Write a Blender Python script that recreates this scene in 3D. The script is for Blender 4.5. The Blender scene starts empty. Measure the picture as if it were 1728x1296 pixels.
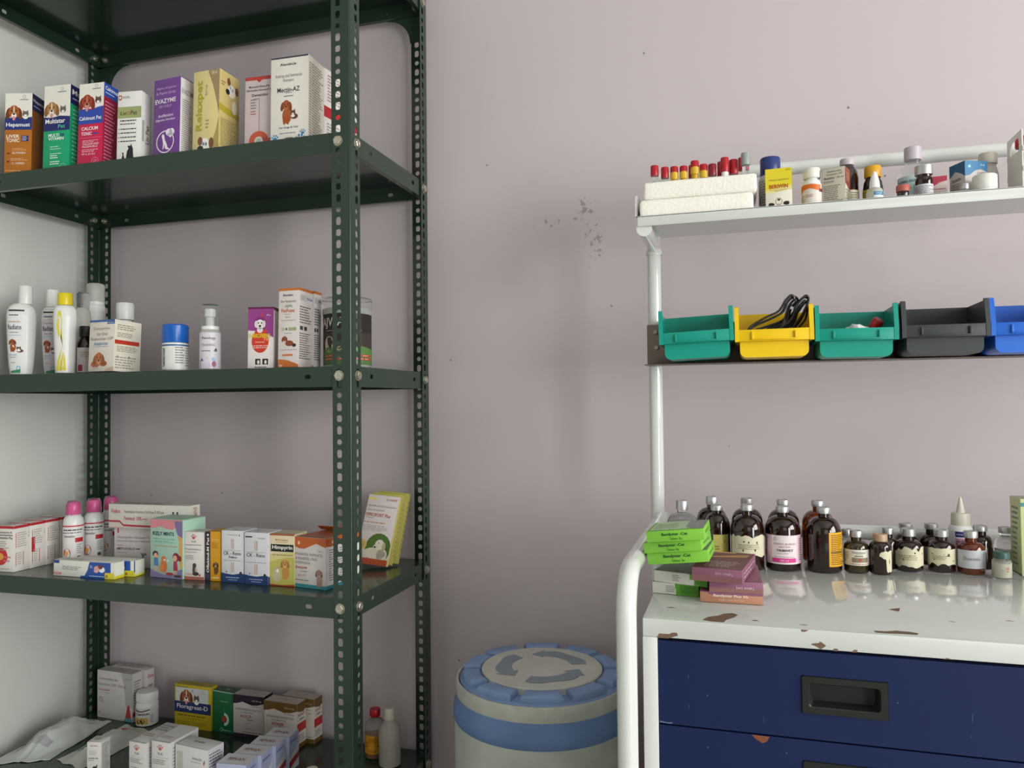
import bpy, bmesh, math, random
from math import sin, cos, pi, radians, atan2, hypot, sqrt
from mathutils import Vector, Matrix
SC = bpy.context.scene
COL = SC.collection
H = 1.28                       # camera height above the floor; all z below are above the floor
WB, WL = 1.645, -1.66          # back wall y, left wall x

# ------------------------------------------------------------------ camera
def make_camera():
    f, yaw, pitch, roll = 1291.8, .2879, .0242, -.0103
    w = Vector((-sin(yaw)*cos(pitch), cos(yaw)*cos(pitch), sin(pitch)))
    r = Vector((cos(yaw), sin(yaw), 0)); u = r.cross(w)
    r2 = cos(roll)*r + sin(roll)*u; u2 = -sin(roll)*r + cos(roll)*u
    cd = bpy.data.cameras.new('camera'); cd.sensor_width = 36; cd.lens = f/1728*36; cd.clip_start = .02
    co = bpy.data.objects.new('camera', cd); COL.objects.link(co)
    m = Matrix((r2, u2, -w)).transposed().to_4x4(); m.translation = Vector((0, 0, H))
    co.matrix_world = m; SC.camera = co
make_camera()

# ------------------------------------------------------------------ light and exposure
SC.view_settings.view_transform = 'Standard'; SC.view_settings.look = 'None'
SC.view_settings.gamma = 1; SC.view_settings.use_curve_mapping = False
SC.view_settings.exposure = -.46
wd = bpy.data.worlds.new('daylight'); SC.world = wd; wd.use_nodes = True
bg = wd.node_tree.nodes['Background']; bg.inputs[0].default_value = (.80, .90, 1, 1); bg.inputs[1].default_value = 1.0
def area(name, loc, target, sx, sy, power, color):
    ld = bpy.data.lights.new(name, 'AREA'); ld.shape = 'RECTANGLE'; ld.size = sx; ld.size_y = sy
    ld.energy = power; ld.color = color
    o = bpy.data.objects.new(name, ld); COL.objects.link(o); o.location = loc
    o.rotation_euler = (Vector(target)-Vector(loc)).to_track_quat('-Z', 'Y').to_euler()
area('daylight_right_window', (2.36, .05, 1.78), (0, .05, 1.70), 1.5, 1.15, 86, (1, .985, .95))
area('daylight_open_door', (2.36, -1.35, 1.05), (0, -1.05, 1.0), .85, 1.9, 98, (.985, 1, .965))
area('daylight_front_window', (.9, -2.46, 1.72), (.9, 0, 1.65), 1.5, 1.1, 6, (.98, 1, .99))

# ------------------------------------------------------------------ materials
def lin(c):
    c /= 255
    return c/12.92 if c <= .04045 else ((c+.055)/1.055)**2.4
def rgb(h): return tuple(lin(int(h[i:i+2], 16)) for i in (0, 2, 4))+(1,)
MATS = {}
def mat(name, col, rough=.5, metal=0, var=0, vscale=40, bump=0, coat=0, trans=0, ior=1.45, alpha=1, spec=.5, sss=0):
    if name in MATS: return MATS[name]
    m = bpy.data.materials.new(name); m.use_nodes = True; nt = m.node_tree; p = nt.nodes['Principled BSDF']
    c = rgb(col); p.inputs['Base Color'].default_value = c
    p.inputs['Roughness'].default_value = rough; p.inputs['Metallic'].default_value = metal
    p.inputs['Coat Weight'].default_value = coat; p.inputs['Coat Roughness'].default_value = .08
    p.inputs['Transmission Weight'].default_value = trans; p.inputs['IOR'].default_value = ior
    p.inputs['Alpha'].default_value = alpha; p.inputs['Specular IOR Level'].default_value = spec
    if sss: p.inputs['Subsurface Weight'].default_value = sss; p.inputs['Subsurface Radius'].default_value = (.01, .01, .01)
    tc = nt.nodes.new('ShaderNodeTexCoord'); n = nt.nodes.new('ShaderNodeTexNoise')
    n.inputs['Scale'].default_value = vscale; n.inputs['Detail'].default_value = 4
    nt.links.new(tc.outputs['Object'], n.inputs['Vector'])
    v = var or .04
    mx = nt.nodes.new('ShaderNodeMix'); mx.data_type = 'RGBA'
    mx.inputs['A'].default_value = tuple(x*(1-v) for x in c[:3])+(1,); mx.inputs['B'].default_value = tuple(min(1, x*(1+v)) for x in c[:3])+(1,)
    nt.links.new(n.outputs['Fac'], mx.inputs['Factor']); nt.links.new(mx.outputs['Result'], p.inputs['Base Color'])
    if bump:
        b = nt.nodes.new('ShaderNodeBump'); b.inputs['Strength'].default_value = bump; b.inputs['Distance'].default_value = .002
        nt.links.new(n.outputs['Fac'], b.inputs['Height']); nt.links.new(b.outputs['Normal'], p.inputs['Normal'])
    MATS[name] = m
    return m
def ink(h): return mat('print_'+h, h, .42, spec=.4)
RACK = mat('green_enamel', '22362a', .24, var=.12, vscale=9, bump=.05, coat=.3, spec=.3)
ZINC = mat('zinc_bolt', 'b9b6a6', .35, metal=.85, var=.2, vscale=300)
CARTW = mat('white_enamel', 'd0d4d0', .11, var=.03, vscale=12, coat=.6)
NAVY = mat('navy_enamel', '15244a', .36, var=.15, vscale=7, bump=.04, spec=.35)
RUST = mat('chipped_primer', '6d5644', .8, var=.3, vscale=120)
BLACKP = mat('black_plastic', '1b1f1c', .42, var=.15, vscale=60)
STEEL = mat('brown_steel', '746860', .4, metal=.6, var=.15, vscale=30)
TEAL = mat('teal_plastic', '078f7d', .38, var=.04)
YELL = mat('yellow_plastic', 'e2bc00', .38, var=.04)
DGREY = mat('charcoal_plastic', '34383a', .5, var=.08)
BLUEP = mat('blue_plastic', '1f62c4', .38, var=.04)
ALU = mat('aluminium_seal', 'b9babb', .38, metal=.75, var=.08, vscale=200)
AMBER = mat('amber_glass', '230d05', .05, trans=.25, spec=.6, coat=.5)
AMBERL = mat('amber_glass_light', '7a3207', .05, trans=.55, spec=.6, coat=.5)
OLIVE = mat('olive_glass', '3a3010', .05, trans=.4, spec=.6, coat=.5)
CLEAR = mat('clear_glass', 'eef2f2', .04, trans=.95, ior=1.3)
CLEARP = mat('clear_plastic', 'f4f7f7', .07, trans=.95, ior=1.12)
MILKY = mat('translucent_plastic', 'd9dad2', .3, trans=.5, ior=1.2)
WPL = mat('white_plastic', 'dcdedb', .3, var=.03, sss=.05)
FOAM = mat('white_foam', 'e9e6dc', .9, var=.06, vscale=260, bump=.5)
RCAP = mat('red_stopper', 'a4121f', .35, var=.08, vscale=60)
DARK = mat('dark_gap', '0a0b0b', .8)

# ------------------------------------------------------------------ mesh building
class MB:
    def __init__(s): s.v = []; s.f = []; s.m = []; s.mats = []
    def mi(s, m):
        if m not in s.mats: s.mats.append(m)
        return s.mats.index(m)
    def add(s, vs, fs, m):
        o = len(s.v); s.v += [tuple(x) for x in vs]; k = s.mi(m)
        for f in fs: s.f.append([i+o for i in f]); s.m.append(k)
        return s
    def box(s, x0, y0, z0, x1, y1, z1, m, c=0):
        """box with chamfered edges of size c"""
        if c <= 0:
            vs = [(x, y, z) for z in (z0, z1) for y in (y0, y1) for x in (x0, x1)]
            return s.add(vs, [(0, 2, 3, 1), (4, 5, 7, 6), (0, 1, 5, 4), (2, 6, 7, 3), (0, 4, 6, 2), (1, 3, 7, 5)], m)
        bm = bmesh.new(); bmesh.ops.create_cube(bm, size=1)
        for v in bm.verts: v.co = Vector(((x0+x1)/2+v.co.x*(x1-x0), (y0+y1)/2+v.co.y*(y1-y0), (z0+z1)/2+v.co.z*(z1-z0)))
        bmesh.ops.bevel(bm, geom=list(bm.edges), offset=c, segments=2, profile=.5, affect='EDGES')
        return s.bm(bm, m)
    def bm(s, bm, m):
        bm.verts.index_update(); s.add([v.co[:] for v in bm.verts], [[v.index for v in f.verts] for f in bm.faces], m); bm.free(); return s
    def lathe(s, prof, m, n=36, c=(0, 0), sy=1, sx=1, cap0=True, cap1=True):
        vs = []; fs = []
        for r, z in prof:
            for i in range(n):
                a = 2*pi*i/n; vs.append((c[0]+r*sx*cos(a), c[1]+r*sy*sin(a), z))
        for j in range(len(prof)-1):
            for i in range(n):
                k = (i+1) % n; fs.append((j*n+i, j*n+k, (j+1)*n+k, (j+1)*n+i))
        if cap0: fs.append(tuple(range(n))[::-1])
        if cap1: fs.append(tuple(range((len(prof)-1)*n, len(prof)*n)))
        return s.add(vs, fs, m)
    def tube(s, pts, r, m, n=10, closed=False):
        P = [Vector(p) for p in pts]; vs = []; fs = []; up = None
        N = len(P)
        for i, p in enumerate(P):
            t = ((P[(i+1) % N] if closed or i < N-1 else p)-(P[i-1] if closed or i else p)).normalized()
            if up is None: up = t.orthogonal().normalized()
            up = (up-t*up.dot(t)).normalized(); b = t.cross(up)
            for k in range(n):
                a = 2*pi*k/n; vs.append(p+(up*cos(a)+b*sin(a))*r)
        for i in range(N if closed else N-1):
            j = (i+1) % N
            for k in range(n):
                l = (k+1) % n; fs.append((i*n+k, i*n+l, j*n+l, j*n+k))
        if not closed: fs += [tuple(range(n))[::-1], tuple(range((N-1)*n, N*n))]
        return s.add(vs, fs, m)
    def plate(s, o, U, V, N, L, W, th, holes, m, n=16):
        """plate L x W x th with holes [(u, v, hu, hv)] sorted by u; the rounded slot half sizes are hu, hv"""
        o, U, V, N = Vector(o), Vector(U), Vector(V), Vector(N)
        def q(a, b): # solid strip
            if b-a < 1e-5: return
            pts = [o+U*x+V*y+N*z for z in (0, th) for x, y in ((a, 0), (b, 0), (b, W), (a, W))]
            s.add(pts, [(3, 2, 1, 0), (4, 5, 6, 7), (0, 1, 5, 4), (2, 3, 7, 6), (3, 0, 4, 7), (1, 2, 6, 5)], m)
        cur = 0
        for i, (u, v, hu, hv) in enumerate(holes):
            cell = max(hu, hv)+.002
            a, b = max(u-cell, cur), min(u+cell, L)
            if i+1 < len(holes) and holes[i+1][0]-u < 2*cell+.004: b = (u+holes[i+1][0])/2
            q(cur, a); cur = b
            inner = []; outer = []
            angs = sorted([2*pi*k/n for k in range(n)]+[atan2(y-v, x-u) % (2*pi) for x, y in ((a, 0), (b, 0), (b, W), (a, W))])
            for t in angs:
                cx, cy = cos(t), sin(t)
                rr = min(hu, hv); e = 4.0 if abs(hu-hv) > .0005 else 2.0
                k = 1/((abs(cx/hu)**e+abs(cy/hv)**e)**(1/e)); inner.append((u+cx*k, v+cy*k))
                ts = []
                if cx > 1e-9: ts.append((b-u)/cx)
                if cx < -1e-9: ts.append((a-u)/cx)
                if cy > 1e-9: ts.append((W-v)/cy)
                if cy < -1e-9: ts.append((-v)/cy)
                k = min(ts); outer.append((u+cx*k, v+cy*k))
            M_ = len(angs); vs = []
            for z in (0, th):
                vs += [o+U*x+V*y+N*z for x, y in inner]+[o+U*x+V*y+N*z for x, y in outer]
            fs = []
            for k in range(M_):
                l = (k+1) % M_
                fs += [(k, M_+k, M_+l, l), (2*M_+l, 3*M_+l, 3*M_+k, 2*M_+k), (k, l, 2*M_+l, 2*M_+k)]
                y0, y1 = outer[k][1], outer[l][1]
                if (abs(y0) < 1e-7 and abs(y1) < 1e-7) or (abs(y0-W) < 1e-7 and abs(y1-W) < 1e-7):
                    fs.append((M_+k, 3*M_+k, 3*M_+l, M_+l))
            s.add(vs, fs, m)
        q(cur, L)
        return s
    def prism(s, poly, o, U, V, N, th, m):
        o, U, V, N = Vector(o), Vector(U), Vector(V), Vector(N); k = len(poly)
        vs = [o+U*x+V*y for x, y in poly]+[o+U*x+V*y+N*th for x, y in poly]
        return s.add(vs, [tuple(range(k))[::-1], tuple(range(k, 2*k))]+[(i, (i+1) % k, k+(i+1) % k, k+i) for i in range(k)], m)
    def build(s, name, parent=None, loc=(0, 0, 0), rot=(0, 0, 0), smooth=True, ang=35):
        me = bpy.data.meshes.new(name); me.from_pydata(s.v, [], s.f)
        for m in s.mats: me.materials.append(m)
        me.polygons.foreach_set('material_index', s.m)
        if smooth:
            me.polygons.foreach_set('use_smooth', [True]*len(s.f))
            me.update()
            try: me.set_sharp_from_angle(angle=radians(ang))
            except Exception: pass
        me.update()
        o = bpy.data.objects.new(name, me); COL.objects.link(o); o.location = loc; o.rotation_euler = rot
        if parent: o.parent = parent
        return o
def tag(o, label, cat, group=None):
    o['label'] = label; o['category'] = cat
    if group: o['group'] = group
    return o
def empty(name, loc=(0, 0, 0), rot=(0, 0, 0)):
    o = bpy.data.objects.new(name, None); COL.objects.link(o); o.location = loc
    if loc[2] > .1: o.location.z += .0004
    o.rotation_euler = rot; o.empty_display_size = .02
    return o
def struct(o): o['kind'] = 'structure'; return o

# ------------------------------------------------------------------ lettering
_txt = bpy.data.curves.new('lettering_source', 'FONT'); _to = bpy.data.objects.new('lettering_source', _txt)
_cache = {}
def glyphs(t, bold=0):
    k = (t, bold)
    if k not in _cache:
        _txt.body = t; _txt.size = 1; _txt.offset = bold; _txt.resolution_u = 2
        if _to.name not in COL.objects: COL.objects.link(_to)
        bpy.context.view_layer.update()
        me = _to.evaluated_get(bpy.context.evaluated_depsgraph_get()).to_mesh()
        vs = [(v.co.x, v.co.y) for v in me.vertices]; fs = [tuple(p.vertices) for p in me.polygons]
        if not vs: vs = [(0, 0), (1, 0), (0, 1)]
        x0 = min(v[0] for v in vs); x1 = max(v[0] for v in vs); y0 = min(v[1] for v in vs); y1 = max(v[1] for v in vs)
        _cache[k] = ([((x-x0)/(x1-x0), (y-y0)/(y1-y0)) for x, y in vs], fs)
        _to.evaluated_get(bpy.context.evaluated_depsgraph_get()).to_mesh_clear()
    return _cache[k]

class Face:
    """a flat printable face; u, v run 0..1"""
    def __init__(s, o, U, V, W, Hh):
        s.o, s.U, s.V = Vector(o), Vector(U).normalized(), Vector(V).normalized(); s.N = s.U.cross(s.V); s.W, s.H = W, Hh; s.nu = 1
    def pt(s, u, v, l):
        u = min(.998, max(.002, u)); v = min(.998, max(.002, v))
        return s.o+s.U*(u*s.W)+s.V*(v*s.H)+s.N*(.00006*l+.00004)
class Wrap:
    """a printable band round a bottle; a0 is the middle, facing -y at 0"""
    def __init__(s, r, z0, z1, a0=0, span=pi, sy=1):
        s.prof = r if isinstance(r, list) else None
        if s.prof: r = sum(p[0] for p in r)/len(r)
        s.r, s.z0, s.H, s.a0, s.span, s.sy = r, z0, z1-z0, a0, span, sy; s.W = r*span; s.nu = max(2, int(span/.14))
    def pt(s, u, v, l):
        a = s.a0+(u-.5)*s.span; r = s.r
        if s.prof:
            z = s.z0+v*s.H; P = s.prof; r = P[-1][0]
            for i in range(len(P)-1):
                if P[i][1] <= z <= P[i+1][1] and P[i+1][1] > P[i][1]: r = P[i][0]+(P[i+1][0]-P[i][0])*(z-P[i][1])/(P[i+1][1]-P[i][1]); break
        r += .00008*l+.0003
        return Vector((r*sin(a), -r*cos(a)*s.sy, s.z0+v*s.H))
def strip(b, F, top, m, l):
    """list of (u, vlow, vhigh)"""
    out = []
    for i in range(len(top)-1):
        a, c = top[i], top[i+1]; n = max(1, int(math.ceil(abs(c[0]-a[0])*F.nu)))
        for k in range(n): t = k/n; out.append(tuple(a[j]+(c[j]-a[j])*t for j in range(3)))
    out.append(top[-1])
    nv = 10 if getattr(F, 'prof', None) and max(abs(t[2]-t[1]) for t in top) > .12 else 1
    if nv > 1:
        vs = [F.pt(u, v0+(v1-v0)*k/nv, l) for u, v0, v1 in out for k in range(nv+1)]
        b.add(vs, [(i*(nv+1)+k, (i+1)*(nv+1)+k, (i+1)*(nv+1)+k+1, i*(nv+1)+k+1) for i in range(len(out)-1) for k in range(nv)], m); return
    vs = []
    for u, v0, v1 in out: vs += [F.pt(u, v0, l), F.pt(u, v1, l)]
    b.add(vs, [(2*i, 2*i+2, 2*i+3, 2*i+1) for i in range(len(out)-1)], m)
def ell(b, F, cu, cv, ru, rv, m, l, a0=0, a1=2*pi, n=20, rot=0):
    """ru, rv in metres"""
    ps = []
    for k in range(n):
        a = a0+(a1-a0)*k/(n if a1-a0 > 6.2 else n-1); x, y = ru*cos(a), rv*sin(a)
        x, y = x*cos(rot)-y*sin(rot), x*sin(rot)+y*cos(rot)
        ps.append(F.pt(cu+x/F.W, cv+y/F.H, l))
    b.add(ps, [tuple(range(n))], m)
def ring(b, F, cu, cv, r, w, m, l, a0=0, a1=2*pi, n=28):
    vs = []
    for k in range(n+1):
        a = a0+(a1-a0)*k/n
        for rr in (r-w, r): vs.append(F.pt(cu+rr*cos(a)/F.W, cv+rr*sin(a)/F.H, l))
    b.add(vs, [(2*i, 2*i+1, 2*i+3, 2*i+2) for i in range(n)], m)
def dog(b, F, cu, cv, s, fur='a8612c', ear='6b3413', muz='f0e6da', l=5, tongue=True, body=None):
    """head about 2s tall"""
    if body:
        ell(b, F, cu+.15*s/F.W, cv-1.9*s/F.H, .95*s, 1.5*s, ink(body), l); 
        for q in (-.4, .35): ell(b, F, cu+q*s/F.W, cv-2.7*s/F.H, .28*s, .9*s, ink(fur), l+.5)
    for q in (-1, 1): ell(b, F, cu+q*.78*s/F.W, cv-.15*s/F.H, .36*s, .85*s, ink(ear), l+1, rot=q*.22)
    ell(b, F, cu, cv+.1*s/F.H, .74*s, .92*s, ink(fur), l+2)
    ell(b, F, cu, cv-.45*s/F.H, .36*s, .42*s, ink(muz), l+3); ell(b, F, cu, cv+.45*s/F.H, .07*s, .5*s, ink(muz), l+3)
    if tongue: ell(b, F, cu, cv-.85*s/F.H, .2*s, .32*s, ink('d98a86'), l+4)
    ell(b, F, cu, cv-.22*s/F.H, .19*s, .15*s, ink('1b1614'), l+4, n=10)
    for q in (-1, 1): ell(b, F, cu+q*.34*s/F.W, cv+.24*s/F.H, .1*s, .11*s, ink('1b1614'), l+4, n=8)
def cat(b, F, cu, cv, s, fur='6f665c', muz='efebe4', l=5, body=None):
    if body: ell(b, F, cu+.5*s/F.W, cv-1.2*s/F.H, 1.3*s, .9*s, ink(body), l)
    for q in (-1, 1):
        b.add([F.pt(cu+q*.72*s/F.W, cv+1.2*s/F.H, l+1), F.pt(cu+q*.12*s/F.W, cv+.62*s/F.H, l+1), F.pt(cu+q*.85*s/F.W, cv+.05*s/F.H, l+1)], [(0, 1, 2)], ink(fur))
    ell(b, F, cu, cv, .9*s, .82*s, ink(fur), l+2); ell(b, F, cu, cv-.42*s/F.H, .42*s, .36*s, ink(muz), l+3); ell(b, F, cu, cv-1.0*s/F.H, .7*s, .5*s, ink(muz), l+.5)
    ell(b, F, cu, cv-.16*s/F.H, .1*s, .08*s, ink('b06a60'), l+4, n=8)
    for q in (-1, 1): ell(b, F, cu+q*.36*s/F.W, cv+.14*s/F.H, .12*s, .12*s, ink('2a2a1c'), l+4, n=8)
def paw(b, F, cu, cv, s, m, l=4):
    ell(b, F, cu, cv, .55*s, .45*s, m, l, n=12)
    for x, y in ((-.75, .45), (-.28, .85), (.28, .85), (.75, .45)): ell(b, F, cu+x*s/F.W, cv+y*s/F.H, .2*s, .27*s, m, l, n=8)
_rnd = random.Random(4)
def art(b, F, items):
    for it in items:
        k = it[0]
        if k == 'r': strip(b, F, [(it[1], it[2], it[4]), (it[3], it[2], it[4])], ink(it[5]), it[6] if len(it) > 6 else 1)
        elif k == 'w': strip(b, F, it[1], ink(it[2]), it[3] if len(it) > 3 else 2)
        elif k == 'e': ell(b, F, it[1], it[2], it[3], it[4], ink(it[5]), it[6] if len(it) > 6 else 3)
        elif k == 'o': ring(b, F, it[1], it[2], it[3], it[4], ink(it[5]), it[6] if len(it) > 6 else 4, *(it[7:9] if len(it) > 7 else ()))
        elif k == 'p':
            b.add([F.pt(u, v, it[3] if len(it) > 3 else 3) for u, v in it[1]], [tuple(range(len(it[1])))], ink(it[2]))
        elif k == 't':     # 't', text, u0, v0, u1, v1, colour, bold, turn (0 upright, 1 reads upward, 2 upside down)
            vs, fs = glyphs(it[1], it[7] if len(it) > 7 else 0); tr = it[8] if len(it) > 8 else 0
            u0, v0, u1, v1 = it[2:6]; out = []
            for x, y in vs:
                if tr == 1: x, y = 1-y, x
                elif tr == 2: x, y = 1-x, 1-y
                elif tr == 3: x, y = y, 1-x
                out.append(F.pt(u0+(u1-u0)*x, v0+(v1-v0)*y, 8))
            b.add(out, fs, ink(it[6]))
        elif k == 'l':     # small print: 'l', u0, v0, u1, v1, lines, colour
            u0, v0, u1, v1, n, c = it[1:7]; st = (v1-v0)/n
            for i in range(n):
                x = u0; vv = v1-st*(i+.5); end = u0+(u1-u0)*(_rnd.uniform(.65, 1) if n > 1 else 1)
                while x < end-.01:
                    x2 = min(end, x+(u1-u0)*_rnd.uniform(.07, .2)); strip(b, F, [(x, vv-st*.2, vv+st*.22), (x2, vv-st*.2, vv+st*.22)], ink(c), 7); x = x2+(u1-u0)*.035
        elif k == 'dog': dog(b, F, it[1], it[2], it[3], **(it[4] if len(it) > 4 else {}))
        elif k == 'cat': cat(b, F, it[1], it[2], it[3], **(it[4] if len(it) > 4 else {}))
        elif k == 'paw': paw(b, F, it[1], it[2], it[3], ink(it[4]))

# ------------------------------------------------------------------ cartons
def carton(name, label, X, Y, z, rot, w, d, h, col='e4e2dc', F=(), R=(), T=(), L=(), tilt=0, roll=0, cat='box', group=None, side=None, flap=False, topcol=None, lift=0):
    """X, Y is the front right bottom corner; rot in degrees"""
    t = radians(tilt); rz = radians(rot)
    M = Matrix.Rotation(rz, 3, 'Z') @ Matrix.Rotation(radians(roll), 3, 'Y') @ Matrix.Rotation(-t, 3, 'X')
    loc = Vector((X, Y, z))+M @ Vector((-w/2, d/2, 0)); loc.z += d*sin(t)+lift+.0004
    b = MB(); c = min(.0007, d*.1)
    b.box(-w/2, -d/2, 0, w/2, d/2, h, ink(col), c)
    fF = Face((-w/2, -d/2, 0), (1, 0, 0), (0, 0, 1), w, h)
    fR = Face((w/2, -d/2, 0), (0, 1, 0), (0, 0, 1), d, h)
    fL = Face((-w/2, d/2, 0), (0, -1, 0), (0, 0, 1), d, h)
    fT = Face((-w/2, -d/2, h), (1, 0, 0), (0, 1, 0), w, d)
    fB = Face((w/2, d/2, 0), (-1, 0, 0), (0, 0, 1), w, h)
    e = .012
    if side: art(b, fR, [('r', e, e, 1-e, 1-e, side, .3)])
    if topcol: art(b, fT, [('r', e, e, 1-e, 1-e, topcol, .3)])
    art(b, fF, F); art(b, fR, R); art(b, fT, T); art(b, fL, L or R)
    art(b, fB, [('l', .15, .2, .85, .8, 8, '8a8a86')])
    # tuck seam of the lid
    art(b, fT, [('r', .04, .035, .96, .05, '77756f', 4)])
    o = b.build(name, None, loc, M.to_euler('XYZ'))
    tag(o, label, cat, group)
    if flap:
        g = MB(); g.box(-w*.48, -d*.48, h+.0002, w*.48, d*.46, h+.0011, ink(topcol or col), 0)
        p = g.build('lid_flap', o)
    return o

def face_rot(x, y): return atan2(-x, y)
def profile(r, zs, rn, zn, zt, rb=.0015, n=8, z0=0, foot=.003):
    """bottle body: rounded foot, wall, dome to a neck"""
    P = [(r-foot, z0), (r-foot*.3, z0+foot*.3), (r, z0+foot)]
    for i in range(n+1):
        a = pi/2*i/n; P.append((rn+(r-rn)*cos(a), zs+(zn-zs)*sin(a)))
    P.append((rn, zt)); return P
def vial(label, x, y, z, r, zs, zn, rc, zc0, zc1, glass, lab=None, capm=None, group=None, name='injection_vial', cat='vial', capcol=None, liquid=None, seal=None, turn=0):
    """lab: (z0, z1, a0, span, colour, art)"""
    rt = empty(name, (x, y, z), (0, 0, face_rot(x, y)+turn)); tag(rt, label, cat, group)
    rn = rc*.82
    b = MB(); b.lathe(profile(r, zs, rn, zn, zc0+.001), glass, 40); b.build('glass_body', rt)
    if liquid:
        b = MB(); b.lathe([(r*.9, .002), (r*.93, .006), (r*.93, liquid[0])], liquid[1], 32); b.build('contents', rt)
    b = MB(); cm = capm or ALU
    b.lathe([(rc*.98, zc0-.001), (rc, zc0), (rc, zc1-.0012), (rc*.93, zc1-.0002), (rc*.6, zc1), (rc*.55, zc1-.0006), (rc*.15, zc1-.0006)], cm, 32)
    b.build('crimp_cap', rt)
    if lab:
        z0, z1, a0, span, c, A = lab
        b = MB(); W = Wrap(r, z0, z1, a0, span)
        if c: strip(b, W, [(0, 0, 1), (1, 0, 1)], ink(c), 0)
        art(b, W, A); b.build('paper_label', rt)
    return rt

# ================================================================== THE ROOM
def wall_material():
    m = mat('lilac_paint', 'c0b6b9', .75, var=.025, vscale=1.6, spec=.3); nt = m.node_tree; N = nt.nodes; L = nt.links
    p = N['Principled BSDF']; src = p.inputs['Base Color'].links[0].from_socket
    tc = N.new('ShaderNodeTexCoord')
    def math(op, a, b=None):
        n = N.new('ShaderNodeMath'); n.operation = op
        for i, x in enumerate((a, b)):
            if x is None: continue
            if isinstance(x, (int, float)): n.inputs[i].default_value = x
            else: L.new(x, n.inputs[i])
        return n.outputs[0]
    # sparse specks
    vo = N.new('ShaderNodeTexVoronoi'); vo.inputs['Scale'].default_value = 13; L.new(tc.outputs['Object'], vo.inputs['Vector'])
    sep = N.new('ShaderNodeSeparateColor'); L.new(vo.outputs['Color'], sep.inputs[0])
    nz = N.new('ShaderNodeTexNoise'); nz.inputs['Scale'].default_value = 150; L.new(tc.outputs['Object'], nz.inputs['Vector'])
    d = math('ADD', vo.outputs['Distance'], math('MULTIPLY', math('SUBTRACT', nz.outputs['Fac'], .5), .06))
    speck = math('MULTIPLY', math('LESS_THAN', d, .03), math('GREATER_THAN', sep.outputs[0], .55))
    # scuffed patch where things rubbed the paint
    def blob(x, z, sx, sz):
        mp = N.new('ShaderNodeMapping'); mp.vector_type = 'TEXTURE'; mp.inputs['Location'].default_value = (x, WB, z); mp.inputs['Scale'].default_value = (sx, 9, sz)
        L.new(tc.outputs['Object'], mp.inputs['Vector']); ln = N.new('ShaderNodeVectorMath'); ln.operation = 'LENGTH'; L.new(mp.outputs[0], ln.inputs[0])
        return math('SUBTRACT', 1, math('MINIMUM', ln.outputs['Value'], 1))
    nb = N.new('ShaderNodeTexNoise'); nb.inputs['Scale'].default_value = 75; nb.inputs['Detail'].default_value = 6; nb.inputs['Roughness'].default_value = .7; L.new(tc.outputs['Object'], nb.inputs['Vector'])
    g = math('MAXIMUM', math('MAXIMUM', blob(-.315, 1.70, .045, .05), blob(-.295, 1.62, .035, .09)), math('MULTIPLY', blob(-.40, 1.68, .06, .03), .8))
    smear = math('MULTIPLY', math('GREATER_THAN', math('ADD', nb.outputs['Fac'], math('MULTIPLY', g, .22)), .71), math('GREATER_THAN', g, .02))
    fac = math('MULTIPLY', math('MAXIMUM', math('MULTIPLY', speck, .8), math('MULTIPLY', smear, .5)), 1)
    mx = N.new('ShaderNodeMix'); mx.data_type = 'RGBA'; L.new(fac, mx.inputs['Factor']); L.new(src, mx.inputs['A']); mx.inputs['B'].default_value = rgb('6a615e')
    L.new(mx.outputs['Result'], p.inputs['Base Color'])
    b = N.new('ShaderNodeBump'); b.inputs['Strength'].default_value = .12; b.inputs['Distance'].default_value = .002
    n2 = N.new('ShaderNodeTexNoise'); n2.inputs['Scale'].default_value = 14; n2.inputs['Detail'].default_value = 5; L.new(tc.outputs['Object'], n2.inputs['Vector'])
    L.new(n2.outputs['Fac'], b.inputs['Height']); L.new(b.outputs['Normal'], p.inputs['Normal'])
    return m
WALLM = wall_material()
CEIL = mat('ceiling_white', 'd8d6d2', .8); FLOORM = mat('floor_tiles', '8a867e', .35, var=.15, vscale=6)
XR_, YF_, ZC_ = 2.4, -2.5, 3.0
struct(MB().box(WL-.12, WB, 0, XR_, WB+.12, ZC_, WALLM).build('wall_back', smooth=False))
LWM = mat('grey_white_paint', 'd3d6d0', .7, var=.03, vscale=2, spec=.3)
struct(MB().box(WL-.12, YF_, 0, WL, WB, ZC_, LWM).build('wall_left', smooth=False))
struct(MB().box(WL-.12, YF_-.12, -.1, XR_+.12, WB+.12, 0, FLOORM).build('floor', smooth=False))
struct(MB().box(WL-.12, YF_-.12, ZC_, XR_+.12, WB+.12, ZC_+.1, CEIL).build('ceiling', smooth=False))
b = MB()
for y0, y1, z0, z1 in ((YF_, -1.8, 0, ZC_), (-1.8, -.9, 2.05, ZC_), (-.9, -.75, 0, ZC_), (.85, WB+.12, 0, ZC_), (-.75, .85, 0, 1.15), (-.75, .85, 2.4, ZC_)): b.box(XR_, y0, z0, XR_+.12, y1, z1, WALLM)
struct(b.build('wall_right', smooth=False))
b = MB()
for x0, x1, z0, z1 in ((WL-.12, .1, 0, ZC_), (1.7, XR_+.12, 0, ZC_), (.1, 1.7, 0, 1.1), (.1, 1.7, 2.35, ZC_)): b.box(x0, YF_-.12, z0, x1, YF_, z1, WALLM)
b.mats = [mat('far_wall_paint', '8a8480', .8)]; struct(b.build('wall_front', smooth=False))
b = MB()
for a in ((-.75, -.70), (.025, .075), (.80, .85)): b.box(XR_+.03, a[0], 1.15, XR_+.07, a[1], 2.4, CARTW)
for a in ((1.15, 1.20), (2.35, 2.4)): b.box(XR_+.03, -.75, a[0], XR_+.07, .85, a[1], CARTW)
struct(b.build('window_1', smooth=False))
b = MB()
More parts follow.
